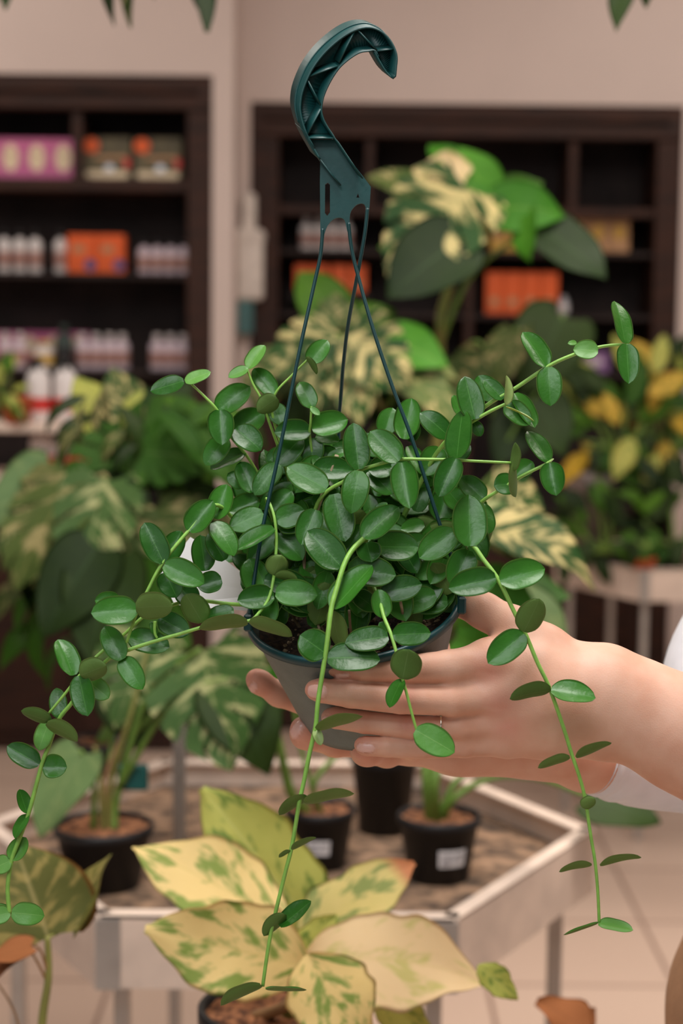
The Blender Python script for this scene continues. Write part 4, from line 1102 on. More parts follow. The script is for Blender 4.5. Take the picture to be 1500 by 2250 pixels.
# far sleeve, gathered a little at its cuff
mb = MB()
sl = spline([P(1306, 1656, 1.323), P(1330, 1661, 1.328), P(1400, 1675, 1.345), P(1490, 1680, 1.365), P(1580, 1680, 1.385), EF, P(1740, 1620, 1.42)], 8)
k = len(sl); rads = []
for i in range(k):
    t = i/(k-1); rads.append(.0296+.012*min(1, t*1.4)+.0012*math.sin(i*1.3)*math.sin(min(1, t*3)*3.14))
mb.tube(sl, rads, n=40, caps=False)
mb.tube([sl[0]+(sl[0]-sl[1])*.02, sl[0]+(sl[1]-sl[0])*1.0], [.0302, .0306], n=40, caps=False)
sleeve = mb.build('sleeve', m_shirt, shirt)
sd = sleeve.modifiers.new('thick', 'SOLIDIFY'); sd.thickness = .0015; sd.offset = -1
mb = MB(); mb.tube([sl[0]+(sl[1]-sl[0])*(.1+.25*i) for i in range(4)], [.0308, .0313, .0315, .0310], n=40, caps=False)
cf = mb.build('cuff', m_shirt, sleeve); sd = cf.modifiers.new('thick', 'SOLIDIFY'); sd.thickness = .002
# upper far sleeve bulging above the near forearm
mb = MB()
q = spline([P(1680, 1680, 1.40), P(1622, 1560, 1.42), P(1672, 1400, 1.45), P(1780, 1260, 1.5), SFar], 8); k = len(q)
mb.tube(q, [.045+.022*math.sin(math.pi*min(1, i/(k-1)*1.3)) for i in range(k)], n=36)
mb.build('sleeve', m_shirt, shirt)
# trousers, hair, shoes
m_tr = mat('beige_cotton', (190, 146, 112), rough=.85, var=.06, scale=60, bump=.2, bscale=300)
tr = []
for s in (-1, 1):
    tr += chain([(Vector((.445, 1.37+.06*s, 1.07)), .112), (Vector((.415, 1.37+.07*s, .96)), .118), (Vector((.41, 1.385+.085*s, .75)), .112), (Vector((.40, 1.385+.09*s, .48)), .10), (Vector((.45, 1.385+.09*s, .10)), .095)], .03)
V2, F2 = sdf_mesh(tr, .008, .03); np_part('trousers', V2, F2, m_tr, body)
m_hair = mat('dark_hair', (52, 36, 28), rough=.5, var=.3, scale=20, stretch=(14, 14, 1))
hr = chain([(HC+Vector((.015, 0, .062)), .086), (HC+Vector((.055, 0, .03)), .086), (HC+Vector((.075, 0, -.08)), .07), (HC+Vector((.10, 0, -.20)), .05)], .03)
for s in (-1, 1): hr += chain([(HC+Vector((-.055, .03*s, .085)), .032), (HC+Vector((-.01, .066*s, .05)), .032), (HC+Vector((.03, .072*s, -.05)), .026)], .02)
m_eye = mat('eye_white', (236, 232, 228), rough=.2, var=.01); m_iris = mat('iris_brown', (60, 36, 24), rough=.2)
for s in (-1, 1):
    ec = HC+Vector((-.090, .030*s, .008)); mb = MB(); mb.lathe(ec-Vector((.012, 0, 0)), (1, 0, 0), [(0, 0), (.006, .0016), (.0104, .006), (.012, .012), (0, .02)], 20); e = mb.build('eye', m_eye, body)
    mb = MB(); mb.lathe(ec-Vector((.0132, 0, 0)), (1, 0, 0), [(0, 0), (.0045, .001), (.0058, .0026)], 16); mb.build('iris', m_iris, e)
m_lip = mat('lip', (186, 92, 88), rough=.4)
mb = MB(); mb.tube([HC+Vector((-.094, .02, -.058)), HC+Vector((-.1035, .008, -.056)), HC+Vector((-.104, 0, -.0575)), HC+Vector((-.1035, -.008, -.056)), HC+Vector((-.094, -.02, -.058))], [.002, .004, .0042, .004, .002], n=8); mb.build('mouth', m_lip, body)
for s in (-1, 1):
    mb = MB(); mb.tube([HC+Vector((-.092, .012*s, .032)), HC+Vector((-.093, .028*s, .037)), HC+Vector((-.084, .047*s, .030))], [.0025, .0028, .0012], n=6); mb.build('eyebrow', m_hair, body)
V3, F3 = sdf_mesh(hr, .005, .03); np_part('hair', V3, F3, m_hair, body)
m_shoe = mat('shoe_white', (225, 222, 216), rough=.6)
for s in (-1, 1):
    sv = chain([(Vector((.48, 1.385+.09*s, .05)), .045), (Vector((.36, 1.385+.1*s, .036)), .034)], .02)
    V4, F4 = sdf_mesh(sv, .005, .02); np_part('shoe', V4, F4, m_shoe, body)
# ring, its small stone just showing above the hanging leaf
m_gold = mat('ring_silver', (225, 215, 200), rough=.15, metal=1)
mb = MB(); c0 = P(962, 1597, 1.188); axr = (P(1000, 1599, 1.190)-P(930, 1594, 1.187)).normalized()
a1 = (UP-axr*UP.dot(axr)).normalized(); b1 = axr.cross(a1); rg = R_(31.8, 1.188)
mb.tube([c0+(a1*math.cos(t)+b1*math.sin(t))*rg for t in [2*math.pi*i/48 for i in range(49)]], .0006, n=8, caps=False)
for i in range(5):
    t = .30+i*.09; 
    for sgn in (1, -1):
        pc = c0+(a1*math.cos(t)+b1*math.sin(t)*(1 if (b1.dot(FW) < 0) else -1))*(rg+.0005)
    mb.box(pc, (.0013, .0013, .0013), bev=.0004, rz=.6)
mb.build('ring', m_gold, body)
# ================================================================== plants around
m_npot = mat('nursery_pot', (26, 25, 28), rough=.5, var=.1); m_bark = mat('bark_mix', (176, 118, 80), col2=(70, 40, 26), rough=.95, scale=90, bump=1, bscale=110)
m_gpot = mat('grey_pot', (160, 146, 142), rough=.6); m_tpot = mat('terracotta', (190, 90, 50), rough=.8)
m_petg = mat('petiole_green', (104, 136, 54), rough=.5, var=.12); m_pety = mat('petiole_olive', (128, 126, 62), rough=.5, var=.15); m_petb = mat('petiole_brown', (150, 112, 74), rough=.6)
m_paper = mat('paper_label', (236, 234, 238), rough=.7, var=.02); m_ink = mat('label_print', (150, 146, 152), rough=.7)
_lm = leaf_mat
def leaf_mat(*a, **k):
    k.setdefault('rough', .5); k['rough'] = max(k['rough'], .55); k.setdefault('spec', .2); return _lm(*a, **k)
LM = {
 'g': leaf_mat('monstera_green', (40, 84, 12), (78, 120, 24), mid=(120, 150, 80), trans=.25, rough=.42),
 'd': leaf_mat('monstera_dark', (24, 44, 12), (46, 66, 20), mid=(70, 100, 56), trans=.15, rough=.45),
 'br': leaf_mat('leaf_bright', (58, 122, 26), (92, 158, 44), mid=(150, 190, 80), trans=.35, rough=.42),
 'v': leaf_mat('monstera_variegated', (30, 66, 26), (56, 94, 38), (206, 190, 130), 1.0, mid=(170, 170, 110), trans=.25, smear=(3, 9), thr=.53),
 'vg': leaf_mat('monstera_flecked', (56, 90, 40), (84, 114, 56), (200, 198, 140), .8, mid=(176, 186, 120), trans=.2, smear=(3, 10), thr=.56),
 'vd': leaf_mat('monstera_dusky', (58, 78, 34), (90, 106, 50), (190, 172, 120), .7, mid=(160, 150, 90), trans=.2, smear=(3, 8), thr=.58),
 'y': leaf_mat('yellow_leaf', (234, 208, 138), (244, 222, 160), (116, 150, 56), .85, mid=(214, 196, 120), trans=.3, smear=(4, 6), thr=.55),
 'yc': leaf_mat('cream_leaf', (242, 216, 168), (246, 224, 182), (190, 192, 90), .6, mid=(226, 206, 140), trans=.3, smear=(3, 5), thr=.57),
 'yg': leaf_mat('yellow_green_leaf', (178, 184, 86), (206, 204, 110), (96, 132, 54), .8, mid=(214, 214, 140), trans=.3, smear=(4, 6), thr=.58),
 'yb': leaf_mat('brown_tipped_leaf', (200, 190, 110), (226, 200, 140), (90, 128, 60), .7, trans=.3, smear=(4, 6), thr=.55, brown=(196, 130, 88)),
 'cr': leaf_mat('croton_yellow', (210, 168, 50), (226, 190, 84), (90, 110, 30), .7, trans=.25, smear=(4, 8), thr=.55),
 'ol': leaf_mat('olive_leaf', (92, 96, 46), (124, 120, 60), (186, 164, 96), .6, mid=(200, 180, 120), midw=.06, trans=.25, smear=(3, 8), thr=.55, rim=(190, 130, 70)),
 'dry': leaf_mat('dry_leaf', (128, 76, 42), (160, 100, 60), mid=(110, 66, 40), trans=.1, rough=.8),
 'pg': leaf_mat('pale_green_leaf', (104, 136, 84), (128, 154, 98), (150, 170, 110), .5, mid=(170, 184, 130), trans=.25, smear=(2, 6), thr=.55),
}
def pot_plant(name, label, cat, base, R, H, leaves, stems, m_pot=None, m_top=None, group=None, sticker=None, stemmat=None, topfill=.92, soil=True):
    """base: world point under the pot; leaves: bx by tx ty w d kind options; stems: pixel polylines with depth and radius px"""
    r = thing(name, label, cat, base, group)
    b = Vector(base); mp_ = m_pot or m_npot
    mb = MB(); mb.lathe(b, (0, 0, 1), [(0, .003), (R*.74, 0), (R*.96, H*.86), (R, H*.86), (R*1.03, H*.88), (R*1.03, H*.985), (R*1.0, H), (R*.95, H), (R*.93, H*topfill-.004)], 40, a0=(1, 0, 0)); po = mb.build('pot', mp_, r)
    rng = random.Random(len(label))
    mb = MB(); vs = [b+Vector((0, 0, H*topfill))]; fs = []
    for k in range(1, 7):
        for j in range(24):
            q = 2*math.pi*j/24; vs.append(b+Vector((math.cos(q)*R*.935*k/6, math.sin(q)*R*.935*k/6, H*topfill+rng.uniform(-.004, .004))))
    fs = [(0, 1+j, 1+(j+1) % 24) for j in range(24)]+[(1+k*24+j, 1+(k+1)*24+j, 1+(k+1)*24+(j+1) % 24, 1+k*24+(j+1) % 24) for k in range(5) for j in range(24)]
    mb.add(vs, fs); mb.build('soil', m_top or m_bark, r)
    if sticker:
        px, py, w, h = sticker; uu = b.y/F
        c = PY(px, py, b.y-R); cz = c.z; ang0 = (c.x-b.x)/R; rad = lambda z: R*(.74+.26*(z-b.z)/H)+.0012
        mb = MB(); vs = []; n = 8
        for i in range(n+1):
            aa = max(-1.2, min(1.2, ang0+(i/n-.5)*w*uu/R))
            for z in (cz-h*uu/2, cz+h*uu/2): vs.append((b.x+math.sin(aa)*rad(z), b.y-math.cos(aa)*rad(z), z))
        mb.add(vs, [(2*i, 2*i+2, 2*i+3, 2*i+1) for i in range(n)]); st = mb.build('price_label', m_paper, po); st['label'] = 'white paper label'
        mb = MB()
        for fz, f0, f1 in ((.7, .1, .5), (.7, .6, .9), (.38, .12, .85), (.2, .12, .4)):
            vs = []
            for i in range(5):
                aa = max(-1.2, min(1.2, ang0+(f0+(f1-f0)*i/4-.5)*w*uu/R))
                for z in (cz+(fz-.5-.06)*h*uu, cz+(fz-.5+.06)*h*uu): vs.append((b.x+math.sin(aa)*(rad(z)+.0005), b.y-math.cos(aa)*(rad(z)+.0005), z))
            mb.add(vs, [(2*i, 2*i+2, 2*i+3, 2*i+1) for i in range(4)])
        mb.build('print', m_ink, st)
    for s in stems:
        pts, rp, *sm = s
        q = [Vector(p) if isinstance(p, Vector) else P(*p) for p in pts]
        mb = MB(); d0 = (q[0]-CL).dot(FW); n = 8*(len(q)-1)+1
        mb.tube(spline(q, 8), [rp*d0/F*(1.25-.5*i/(n-1)) for i in range(n)], n=8); mb.build('stem', sm[0] if sm else (stemmat or m_petg), r)
    for lf in leaves:
        bx, by, tx, ty, w, d, kd, *kw = lf; kw = dict(kw[0]) if kw else {}
        a = dict(outline=w_heart, nu=26, nv=10, cup=.06, curl=.08, thick=.0012, wav=.03, ratio=.8)
        if kw.pop('mon', 0): a.update(slits=4.5, nu=54, nv=14)
        a.update(kw)
        mb = MB(); px_leaf(mb, bx, by, tx, ty, w, d, **a); mb.build('leaf', [LM[kd], LM[kd]], r)
    return r
MON = {'mon': 1}
def top_of(b, H, dx=0, dy=0): return Vector((b[0]+dx, b[1]+dy, b[2]+H*.9))
# P1 tall monstera in front of the right shelves
tb = thing('plant_table', 'round table behind the hanging plant carrying three monstera pots', 'table', (.04, 3.46, 0))
mb = MB(); mb.lathe((.04, 3.46, .98), (0, 0, 1), [(0, 0), (.20, 0), (.205, .01), (.20, .02), (0, .02)], 40); mb.build('top', m_steel, tb)
mb = MB(); mb.lathe((.04, 3.46, .02), (0, 0, 1), [(0, 0), (.025, 0), (.025, .96), (0, .96)], 20); mb.build('column', m_steel, tb)
mb = MB(); mb.lathe((.04, 3.46, 0), (0, 0, 1), [(0, 0), (.15, 0), (.15, .01), (.03, .03), (0, .03)], 32); mb.build('foot', m_steel, tb)
b = (.15, 3.46, 1.0); H = .12
pot_plant('monstera_plant', 'tall monstera with cream streaked and bright green leaves before the right shelves', 'plant', b, .065, H,
 [(1062, 432, 948, 305, 105, 3.3, 'br', {'wav': .08}), (1068, 425, 1010, 318, 110, 3.32, 'br'), (1060, 430, 1085, 372, 80, 3.35, 'br'), (1085, 450, 1245, 462, 125, 3.3, 'br', {'curl': .2}), (1090, 440, 1195, 395, 90, 3.32, 'g'), (1150, 470, 1158, 575, 52, 3.28, 'br'),
  (1030, 405, 850, 600, 235, 3.25, 'v', {'mon': 1, 'tint': .35}), (1020, 400, 905, 372, 120, 3.3, 'yc', {'wav': .08}), (950, 420, 805, 380, 90, 3.35, 'vd'), (1010, 520, 850, 648, 175, 3.2, 'd', {'tint': .1}), (1185, 492, 1338, 606, 128, 3.3, 'd', {'tint': .1}), (960, 545, 830, 540, 110, 3.34, 'g'), (1010, 560, 1060, 500, 60, 3.4, 'g')],
 [([top_of(b, H), (945, 1200, 3.5), (962, 900, 3.45), (968, 690, 3.4)], 13, m_pety), ([(968, 690, 3.4), (1000, 600, 3.38), (1050, 530, 3.35), (1085, 450, 3.32)], 9, m_pety), ([(968, 700, 3.4), (1010, 560, 3.36), (1040, 440, 3.3)], 5, m_pety), ([(966, 760, 3.42), (1040, 600, 3.4), (1185, 492, 3.32)], 5), ([(965, 720, 3.4), (985, 620, 3.3), (1010, 520, 3.22)], 5)])
# a dark leaved one beside it
b = (.06, 3.58, 1.0)
pot_plant('monstera_plant', 'dark leaved monstera behind the upper right vines', 'plant', b, .055, .11,
 [(1238, 690, 1150, 860, 175, 3.75, 'd'), (1230, 700, 1120, 740, 110, 3.8, 'd'), (1130, 720, 1075, 870, 90, 3.7, 'vd'), (1180, 860, 1240, 1000, 120, 3.7, 'd'), (1150, 900, 1090, 1020, 110, 3.72, 'd'), (1060, 780, 975, 860, 90, 3.7, 'vd')],
 [([top_of(b, .11), (1000, 1120, 3.65), (1150, 950, 3.75), (1238, 690, 3.76)], 5), ([(1090, 1010, 3.7), (1060, 760, 3.78), (980, 800, 3.8)], 4), ([(1090, 1010, 3.7), (1170, 800, 3.74), (1130, 720, 3.7)], 4), ([(1090, 1010, 3.7), (1180, 860, 3.7)], 4)], )
# P2 variegated monstera behind the hanger strands
b = (-.05, 3.38, 1.0)
pot_plant('monstera_plant', 'cream variegated monstera behind the hanger strands', 'plant', b, .06, .11,
 [(745, 735, 575, 815, 150, 3.1, 'v', MON), (740, 720, 735, 640, 120, 3.15, 'vd'), (760, 730, 905, 850, 180, 3.05, 'v', {'mon': 1, 'tint': .2}), (735, 740, 690, 900, 160, 3.08, 'v', {'mon': 1, 'tint': .6}), (765, 745, 790, 930, 150, 3.06, 'v', MON), (740, 700, 655, 590, 120, 3.3, 'g'), (790, 720, 870, 680, 110, 3.2, 'g'), (850, 740, 985, 800, 110, 3.12, 'br'), (880, 800, 1010, 930, 110, 3.1, 'vd'), (840, 860, 950, 960, 130, 3.15, 'd'), (600, 800, 560, 900, 120, 3.2, 'vd'), (720, 860, 640, 960, 140, 3.2, 'd'), (900, 760, 840, 700, 80, 3.2, 'g')]+[(x, y, x+dx, y+dy, w_, 3.15, k_, {'outline': w_lance, 'ratio': .5, 'nu': 14, 'nv': 4}) for x, y, dx, dy, w_, k_ in ((860, 780, 120, 90, 36, 'v'), (830, 800, 110, 120, 34, 'vd'), (800, 820, 70, 130, 36, 'v'), (900, 770, 110, 60, 34, 'vd'), (880, 860, 120, 40, 34, 'd'), (640, 820, -70, 60, 40, 'd'), (620, 770, -80, 20, 40, 'vd'), (670, 860, -40, 80, 40, 'd'), (850, 900, 90, 80, 40, 'vd'), (990, 840, 60, 110, 36, 'd'))],
 [([top_of(b, .11), (705, 1150, 3.36), (748, 900, 3.25), (745, 735, 3.12)], 8), ([(748, 1000, 3.22), (820, 850, 3.16), (850, 740, 3.13)], 5), ([(748, 1050, 3.22), (690, 850, 3.25), (740, 700, 3.3)], 5), ([(748, 1050, 3.22), (850, 900, 3.15), (880, 800, 3.1)], 5)])
# P3 large monstera at left
b = PZ(222, 1736, .757)
lv3 = [(300, 985, 505, 905, 190, 2.95, 'g', {'mon': 1, 'tint': .35}), (310, 990, 480, 1010, 150, 2.9, 'g', {'mon': 1, 'tint': .2}), (300, 985, 420, 830, 150, 3.05, 'd', {'mon': 1, 'tint': .6}), (290, 985, 130, 1085, 170, 2.9, 'g', {'mon': 1, 'tint': .35}), (300, 960, 245, 800, 130, 3.1, 'v'), (250, 950, 165, 820, 110, 3.15, 'yg'), (240, 940, 270, 830, 70, 3.2, 'yc'), (250, 960, 130, 930, 100, 3.15, 'vd'),
  (160, 1040, 20, 1290, 200, 2.85, 'vd', MON), (230, 1050, 170, 1300, 190, 2.8, 'vg', {'mon': 1}), (120, 1030, -20, 1150, 150, 2.9, 'pg'), (250, 1120, 330, 1330, 170, 2.85, 'vd', {'mon': 1}), (210, 1200, 90, 1400, 170, 2.75, 'd'), (240, 1220, 200, 1460, 190, 2.75, 'd', {'tint': .8}), (270, 1250, 330, 1470, 170, 2.78, 'g', {'tint': .3}), (330, 1120, 450, 1260, 170, 2.9, 'vd'), (350, 1080, 430, 960, 140, 3.0, 'd'), (400, 1100, 520, 1210, 150, 2.95, 'd'), (200, 1090, 330, 1090, 120, 2.86, 'd'), (280, 1330, 420, 1420, 150, 2.85, 'g')]
rg3 = random.Random(21)
NL = {'outline': w_lance, 'ratio': .5, 'nu': 14, 'nv': 4, 'curl': .2}
for (x0, y0, x1, y1, n_, ks, an) in ((10, 1020, 330, 1260, 26, ['vd', 'v', 'd', 'vg', 'vd'], 100), (60, 1230, 340, 1400, 14, ['d', 'd', 'g'], 95), (150, 850, 330, 980, 10, ['v', 'yg', 'vd', 'd'], 115), (320, 860, 520, 1020, 16, ['g', 'g', 'd'], 30), (330, 1060, 520, 1240, 14, ['vd', 'd', 'v'], 70)):
    for i in range(n_):
        x, y = rg3.uniform(x0, x1), rg3.uniform(y0, y1); a = math.radians(an+rg3.uniform(-45, 45)); L_ = rg3.uniform(90, 170)
        lv3.append((x, y, x+math.cos(a)*L_, y+math.sin(a)*L_, L_*rg3.uniform(.25, .38), rg3.uniform(2.85, 3.1), rg3.choice(ks), NL))
pot_plant('monstera_plant', 'big bushy monstera at left with drooping dull leaves and a blue-grey stake', 'plant', b, .05, .09, lv3,
 [([top_of(b, .09), (300, 1450, 2.96), (322, 1150, 2.98), (300, 985, 2.98)], 11, m_petg), ([top_of(b, .09, .02), (268, 1500, 3.0), (268, 1300, 3.0), (268, 1130, 3.05)], 7, mat('stake_blue', (70, 92, 104), rough=.6)), ([(326, 1300, 3.05), (240, 1120, 2.9), (160, 1040, 2.86)], 5), ([(326, 1320, 3.05), (270, 1150, 2.9), (230, 1050, 2.82)], 5), ([(328, 1350, 3.1), (280, 1300, 2.85), (210, 1200, 2.78)], 5), ([(328, 1350, 3.1), (300, 1230, 2.9), (250, 1120, 2.87)], 5), ([(326, 1340, 3.1), (370, 1200, 3.0), (350, 1080, 3.0)], 5), ([(326, 1250, 3.0), (330, 1180, 2.95), (330, 1120, 2.92)], 5), ([(322, 1150, 3.0), (270, 1040, 3.08), (250, 950, 3.15)], 5), ([(326, 1380, 3.1), (390, 1240, 3.0), (400, 1100, 2.96)], 5), ([(328, 1400, 3.1), (300, 1350, 2.95), (280, 1330, 2.86)], 5)])
# P4 monstera in the left black pot on the front bench
b = PZ(228, 1940, .757)
pot_plant('monstera_plant', 'flecked monstera with one large split leaf in left black pot on front bench', 'plant', b, .070, .088,
 [(440, 1425, 500, 1690, 280, 2.42, 'vg', {'mon': 1, 'tint': .4}), (330, 1400, 250, 1600, 200, 2.5, 'vg', {'mon': 1}), (500, 1490, 590, 1690, 180, 2.40, 'd', {'tint': .8, 'curl': .25}), (178, 1650, 75, 1835, 130, 2.38, 'pg'), (480, 1430, 600, 1520, 120, 2.45, 'vg'), (260, 1500, 310, 1640, 130, 2.55, 'd')],
 [([top_of(b, .088, .0), (222, 1740, 2.46), (208, 1640, 2.47)], 6, m_pety), ([top_of(b, .088, .01), (245, 1720, 2.46), (290, 1560, 2.46), (330, 1400, 2.5)], 6, m_pety), ([top_of(b, .088, .015), (262, 1730, 2.46), (330, 1520, 2.44), (440, 1425, 2.42)], 7), ([top_of(b, .088, -.015), (205, 1720, 2.44), (178, 1650, 2.38)], 6), ([top_of(b, .088, .0), (235, 1700, 2.48), (275, 1600, 2.5)], 5, m_petb), ([(262, 1730, 2.46), (380, 1540, 2.42), (500, 1490, 2.40)], 6), ([(290, 1620, 2.47), (400, 1500, 2.46), (480, 1430, 2.45)], 5), ([(240, 1680, 2.5), (255, 1560, 2.55), (260, 1500, 2.55)], 5)])
root = bpy.data.objects['monstera_plant']
b4 = b; mb = MB(); mb.box(P(292, 1708, 2.47), (.044, .012, .038), bev=.006); mb.build('plant_tie', mat('teal_tie', (20, 96, 92), rough=.5), [o for o in C.objects if o.name.startswith('monstera_plant') and 'flecked' in o['label']][0])
# pots at the right of the front bench
b = PZ(962, 1925, .757)
pot_plant('potted_plant', 'green stemmed plant in the labelled black pot nearest the bench corner', 'plant', b, .060, .094,
 [(1285, 1748, 1455, 1800, 95, 2.55, 'd', {'tint': .9}), (905, 1620, 860, 1500, 90, 2.6, 'g')],
 [([top_of(b, .094, -.012), (938, 1720, 2.47), (932, 1640, 2.5), (905, 1620, 2.6)], 11), ([top_of(b, .094, -.004), (955, 1720, 2.46), (975, 1640, 2.5), (985, 1560, 2.55)], 10), ([top_of(b, .094, -.008), (945, 1740, 2.48), (950, 1640, 2.5), (955, 1560, 2.55)], 10), ([top_of(b, .094, .006), (1000, 1752, 2.47), (1080, 1710, 2.5), (1180, 1710, 2.53), (1285, 1748, 2.55)], 7), ([top_of(b, .094, .0), (1000, 1720, 2.5), (1060, 1680, 2.56), (1110, 1650, 2.6)], 7)],
 sticker=(1000, 1893, 74, 40))
b = PZ(842, 1822, .757)
pot_plant('potted_plant', 'leafy plant in the black pot half hidden under the hands', 'plant', b, .053, .125,
 [(1085, 1140, 1330, 1255, 110, 2.35, 'v', {'mon': 0, 'curl': .2, 'tint': .3}), (1060, 1120, 1180, 1240, 110, 2.4, 'vg', {'curl': .2}), (1050, 1280, 1180, 1420, 150, 2.4, 'br', {'tint': .3}), (1140, 1300, 1250, 1450, 110, 2.42, 'pg'), (1060, 1300, 1260, 1300, 110, 2.45, 'g'), (1000, 1400, 1120, 1450, 120, 2.5, 'br'), (1100, 1180, 1060, 1090, 80, 2.5, 'vd'), (1080, 1060, 1200, 1130, 110, 2.5, 'v'), (1070, 1250, 1030, 1330, 90, 2.5, 'd')],
 [([top_of(b, .125), (900, 1580, 2.65), (1000, 1350, 2.5), (1085, 1140, 2.38)], 6), ([top_of(b, .125), (920, 1500, 2.6), (1050, 1280, 2.42)], 6), ([top_of(b, .125), (960, 1480, 2.6), (1060, 1300, 2.45)], 5), ([(980, 1440, 2.6), (1000, 1400, 2.5)], 4), ([(1000, 1350, 2.5), (1040, 1220, 2.45), (1060, 1120, 2.4)], 4), ([(1050, 1290, 2.42), (1100, 1285, 2.42), (1140, 1300, 2.42)], 4), ([(1040, 1250, 2.44), (1060, 1160, 2.5), (1080, 1060, 2.5)], 4), ([(1060, 1130, 2.4), (1100, 1180, 2.5)], 3), ([(1030, 1290, 2.46), (1070, 1250, 2.5)], 3)])
b = PZ(702, 1898, .757)
pot_plant('potted_plant', 'slender stemmed plant in the labelled black pot behind the yellow leaves', 'plant', b, .052, .088,
 [(597, 1554, 560, 1440, 90, 2.5, 'br', {'tint': .2}), (640, 1500, 700, 1420, 90, 2.55, 'g'), (560, 1470, 490, 1420, 70, 2.6, 'g')],
 [([top_of(b, .088, -.02), (640, 1745, 2.52), (616, 1650, 2.5), (597, 1554, 2.5)], 10, m_petg), ([top_of(b, .088), (690, 1720, 2.52), (760, 1640, 2.55), (800, 1600, 2.6)], 6), ([top_of(b, .088), (660, 1640, 2.55), (640, 1500, 2.56)], 5), ([(612, 1640, 2.5), (580, 1540, 2.58), (560, 1470, 2.6)], 4)],
 sticker=(698, 1868, 60, 34))
# P7 yellow variegated plant in front
c7 = P(603, 2228, 1.74); b = Vector((c7.x, c7.y, c7.z-.13))
m_stand = mat('stand_wood', (150, 110, 80), rough=.6)
def stand(label, b, R):
    st = thing('plant_stand', label, 'stand', (b[0], b[1], 0))
    mb = MB(); mb.lathe((b[0], b[1], b[2]-.025), (0, 0, 1), [(0, 0), (R, 0), (R, .0245), (0, .0245)], 32); mb.build('top', m_stand, st)
    for q in (.5, 2.07, 3.64, 5.2):
        mb = MB(); mb.tube([(b[0]+math.cos(q)*R*.7, b[1]+math.sin(q)*R*.7, b[2]-.025), (b[0]+math.cos(q)*R*.95, b[1]+math.sin(q)*R*.95, 0)], .012, n=10); mb.build('leg', m_stand, st)
stand('round wooden stand under the yellow leaved plant', b, .11)
W = {'outline': w_lance, 'ratio': .55, 'wav': .06, 'nu': 34, 'nv': 9, 'jag': .07}
pot_plant('variegated_plant', 'yellow and cream variegated plant with broad leaves in front of the bench', 'plant', b, .076, .14,
 [(705, 2060, 445, 1730, 215, 1.80, 'yg', {**W, 'tint': .7, 'twist': .1}), (640, 2030, 296, 1845, 150, 1.74, 'y', W), (680, 2125, 322, 2040, 205, 1.66, 'y', {**W, 'tint': .3, 'twist': -.15}), (655, 2060, 908, 1885, 125, 1.76, 'yb', W), (670, 2090, 1075, 2128, 185, 1.68, 'yc', {**W, 'curl': .25, 'tint': .2}), (1050, 2120, 1138, 2195, 62, 1.67, 'yg', W), (675, 2095, 800, 2330, 190, 1.62, 'y', {**W, 'tint': .15}), (690, 2090, 690, 1900, 120, 1.8, 'yg', W), (820, 2180, 960, 2290, 80, 1.72, 'yg', W), (660, 2100, 560, 2150, 90, 1.7, 'yg', W), (660, 2110, 740, 2010, 90, 1.72, 'yg', W)],
 [([top_of(b, .14, .01), (650, 2190, 1.73), (668, 2110, 1.73), (690, 2050, 1.76)], 14, m_pety), ([top_of(b, .14, .015), (665, 2170, 1.73), (680, 2110, 1.68)], 10, m_pety), ([top_of(b, .14, .03), (740, 2190, 1.73), (820, 2180, 1.72)], 6, m_pety), ([top_of(b, .14, -.02), (620, 2215, 1.72), (640, 2190, 1.73)], 12, m_petb)])
# P8 left front leaf
c8 = P(92, 2420, 1.72); b = Vector((c8.x, c8.y, c8.z-.15)); stand('round wooden stand below the frame at left', b, .1)
pot_plant('potted_plant', 'plant at bottom left with one broad olive leaf on a long stalk', 'plant', b, .07, .14,
 [(104, 2058, 30, 1850, 285, 1.72, 'ol', {'tint': .3, 'ratio': 1.0, 'twist': .35}), (150, 2040, 232, 1870, 70, 1.74, 'ol', {'tint': .8}), (70, 2075, -30, 2110, 40, 1.70, 'dry'), (60, 2080, -40, 2160, 30, 1.71, 'dry')],
 [([top_of(b, .14), (92, 2260, 1.72), (106, 2150, 1.72), (104, 2058, 1.72)], 9, m_pety), ([(105, 2140, 1.72), (90, 2090, 1.71), (70, 2075, 1.70)], 3, m_petb), ([(104, 2060, 1.72), (125, 2052, 1.73), (150, 2040, 1.74)], 3, m_pety), ([(100, 2150, 1.72), (80, 2110, 1.71), (60, 2080, 1.71)], 3, m_petb), ([top_of(b, .14, -.02), (40, 2250, 1.75), (-20, 2140, 1.78)], 3, m_petb)])
# dry leaf bottom right
c9 = P(1270, 2470, 1.9); b = Vector((c9.x, c9.y, c9.z-.12)); stand('round wooden stand below the frame at right', b, .1)
pot_plant('potted_plant', 'plant at bottom right edge showing dry brown leaves', 'plant', b, .06, .12,
 [(1300, 2265, 1180, 2195, 75, 1.88, 'dry', {'wav': .1, 'outline': w_lance}), (1250, 2270, 1310, 2215, 60, 1.9, 'dry', {'wav': .1, 'outline': w_lance})],
 [([top_of(b, .12), (1275, 2350, 1.9), (1300, 2265, 1.88)], 6, m_petb), ([(1275, 2350, 1.9), (1250, 2270, 1.9)], 4, m_petb)])
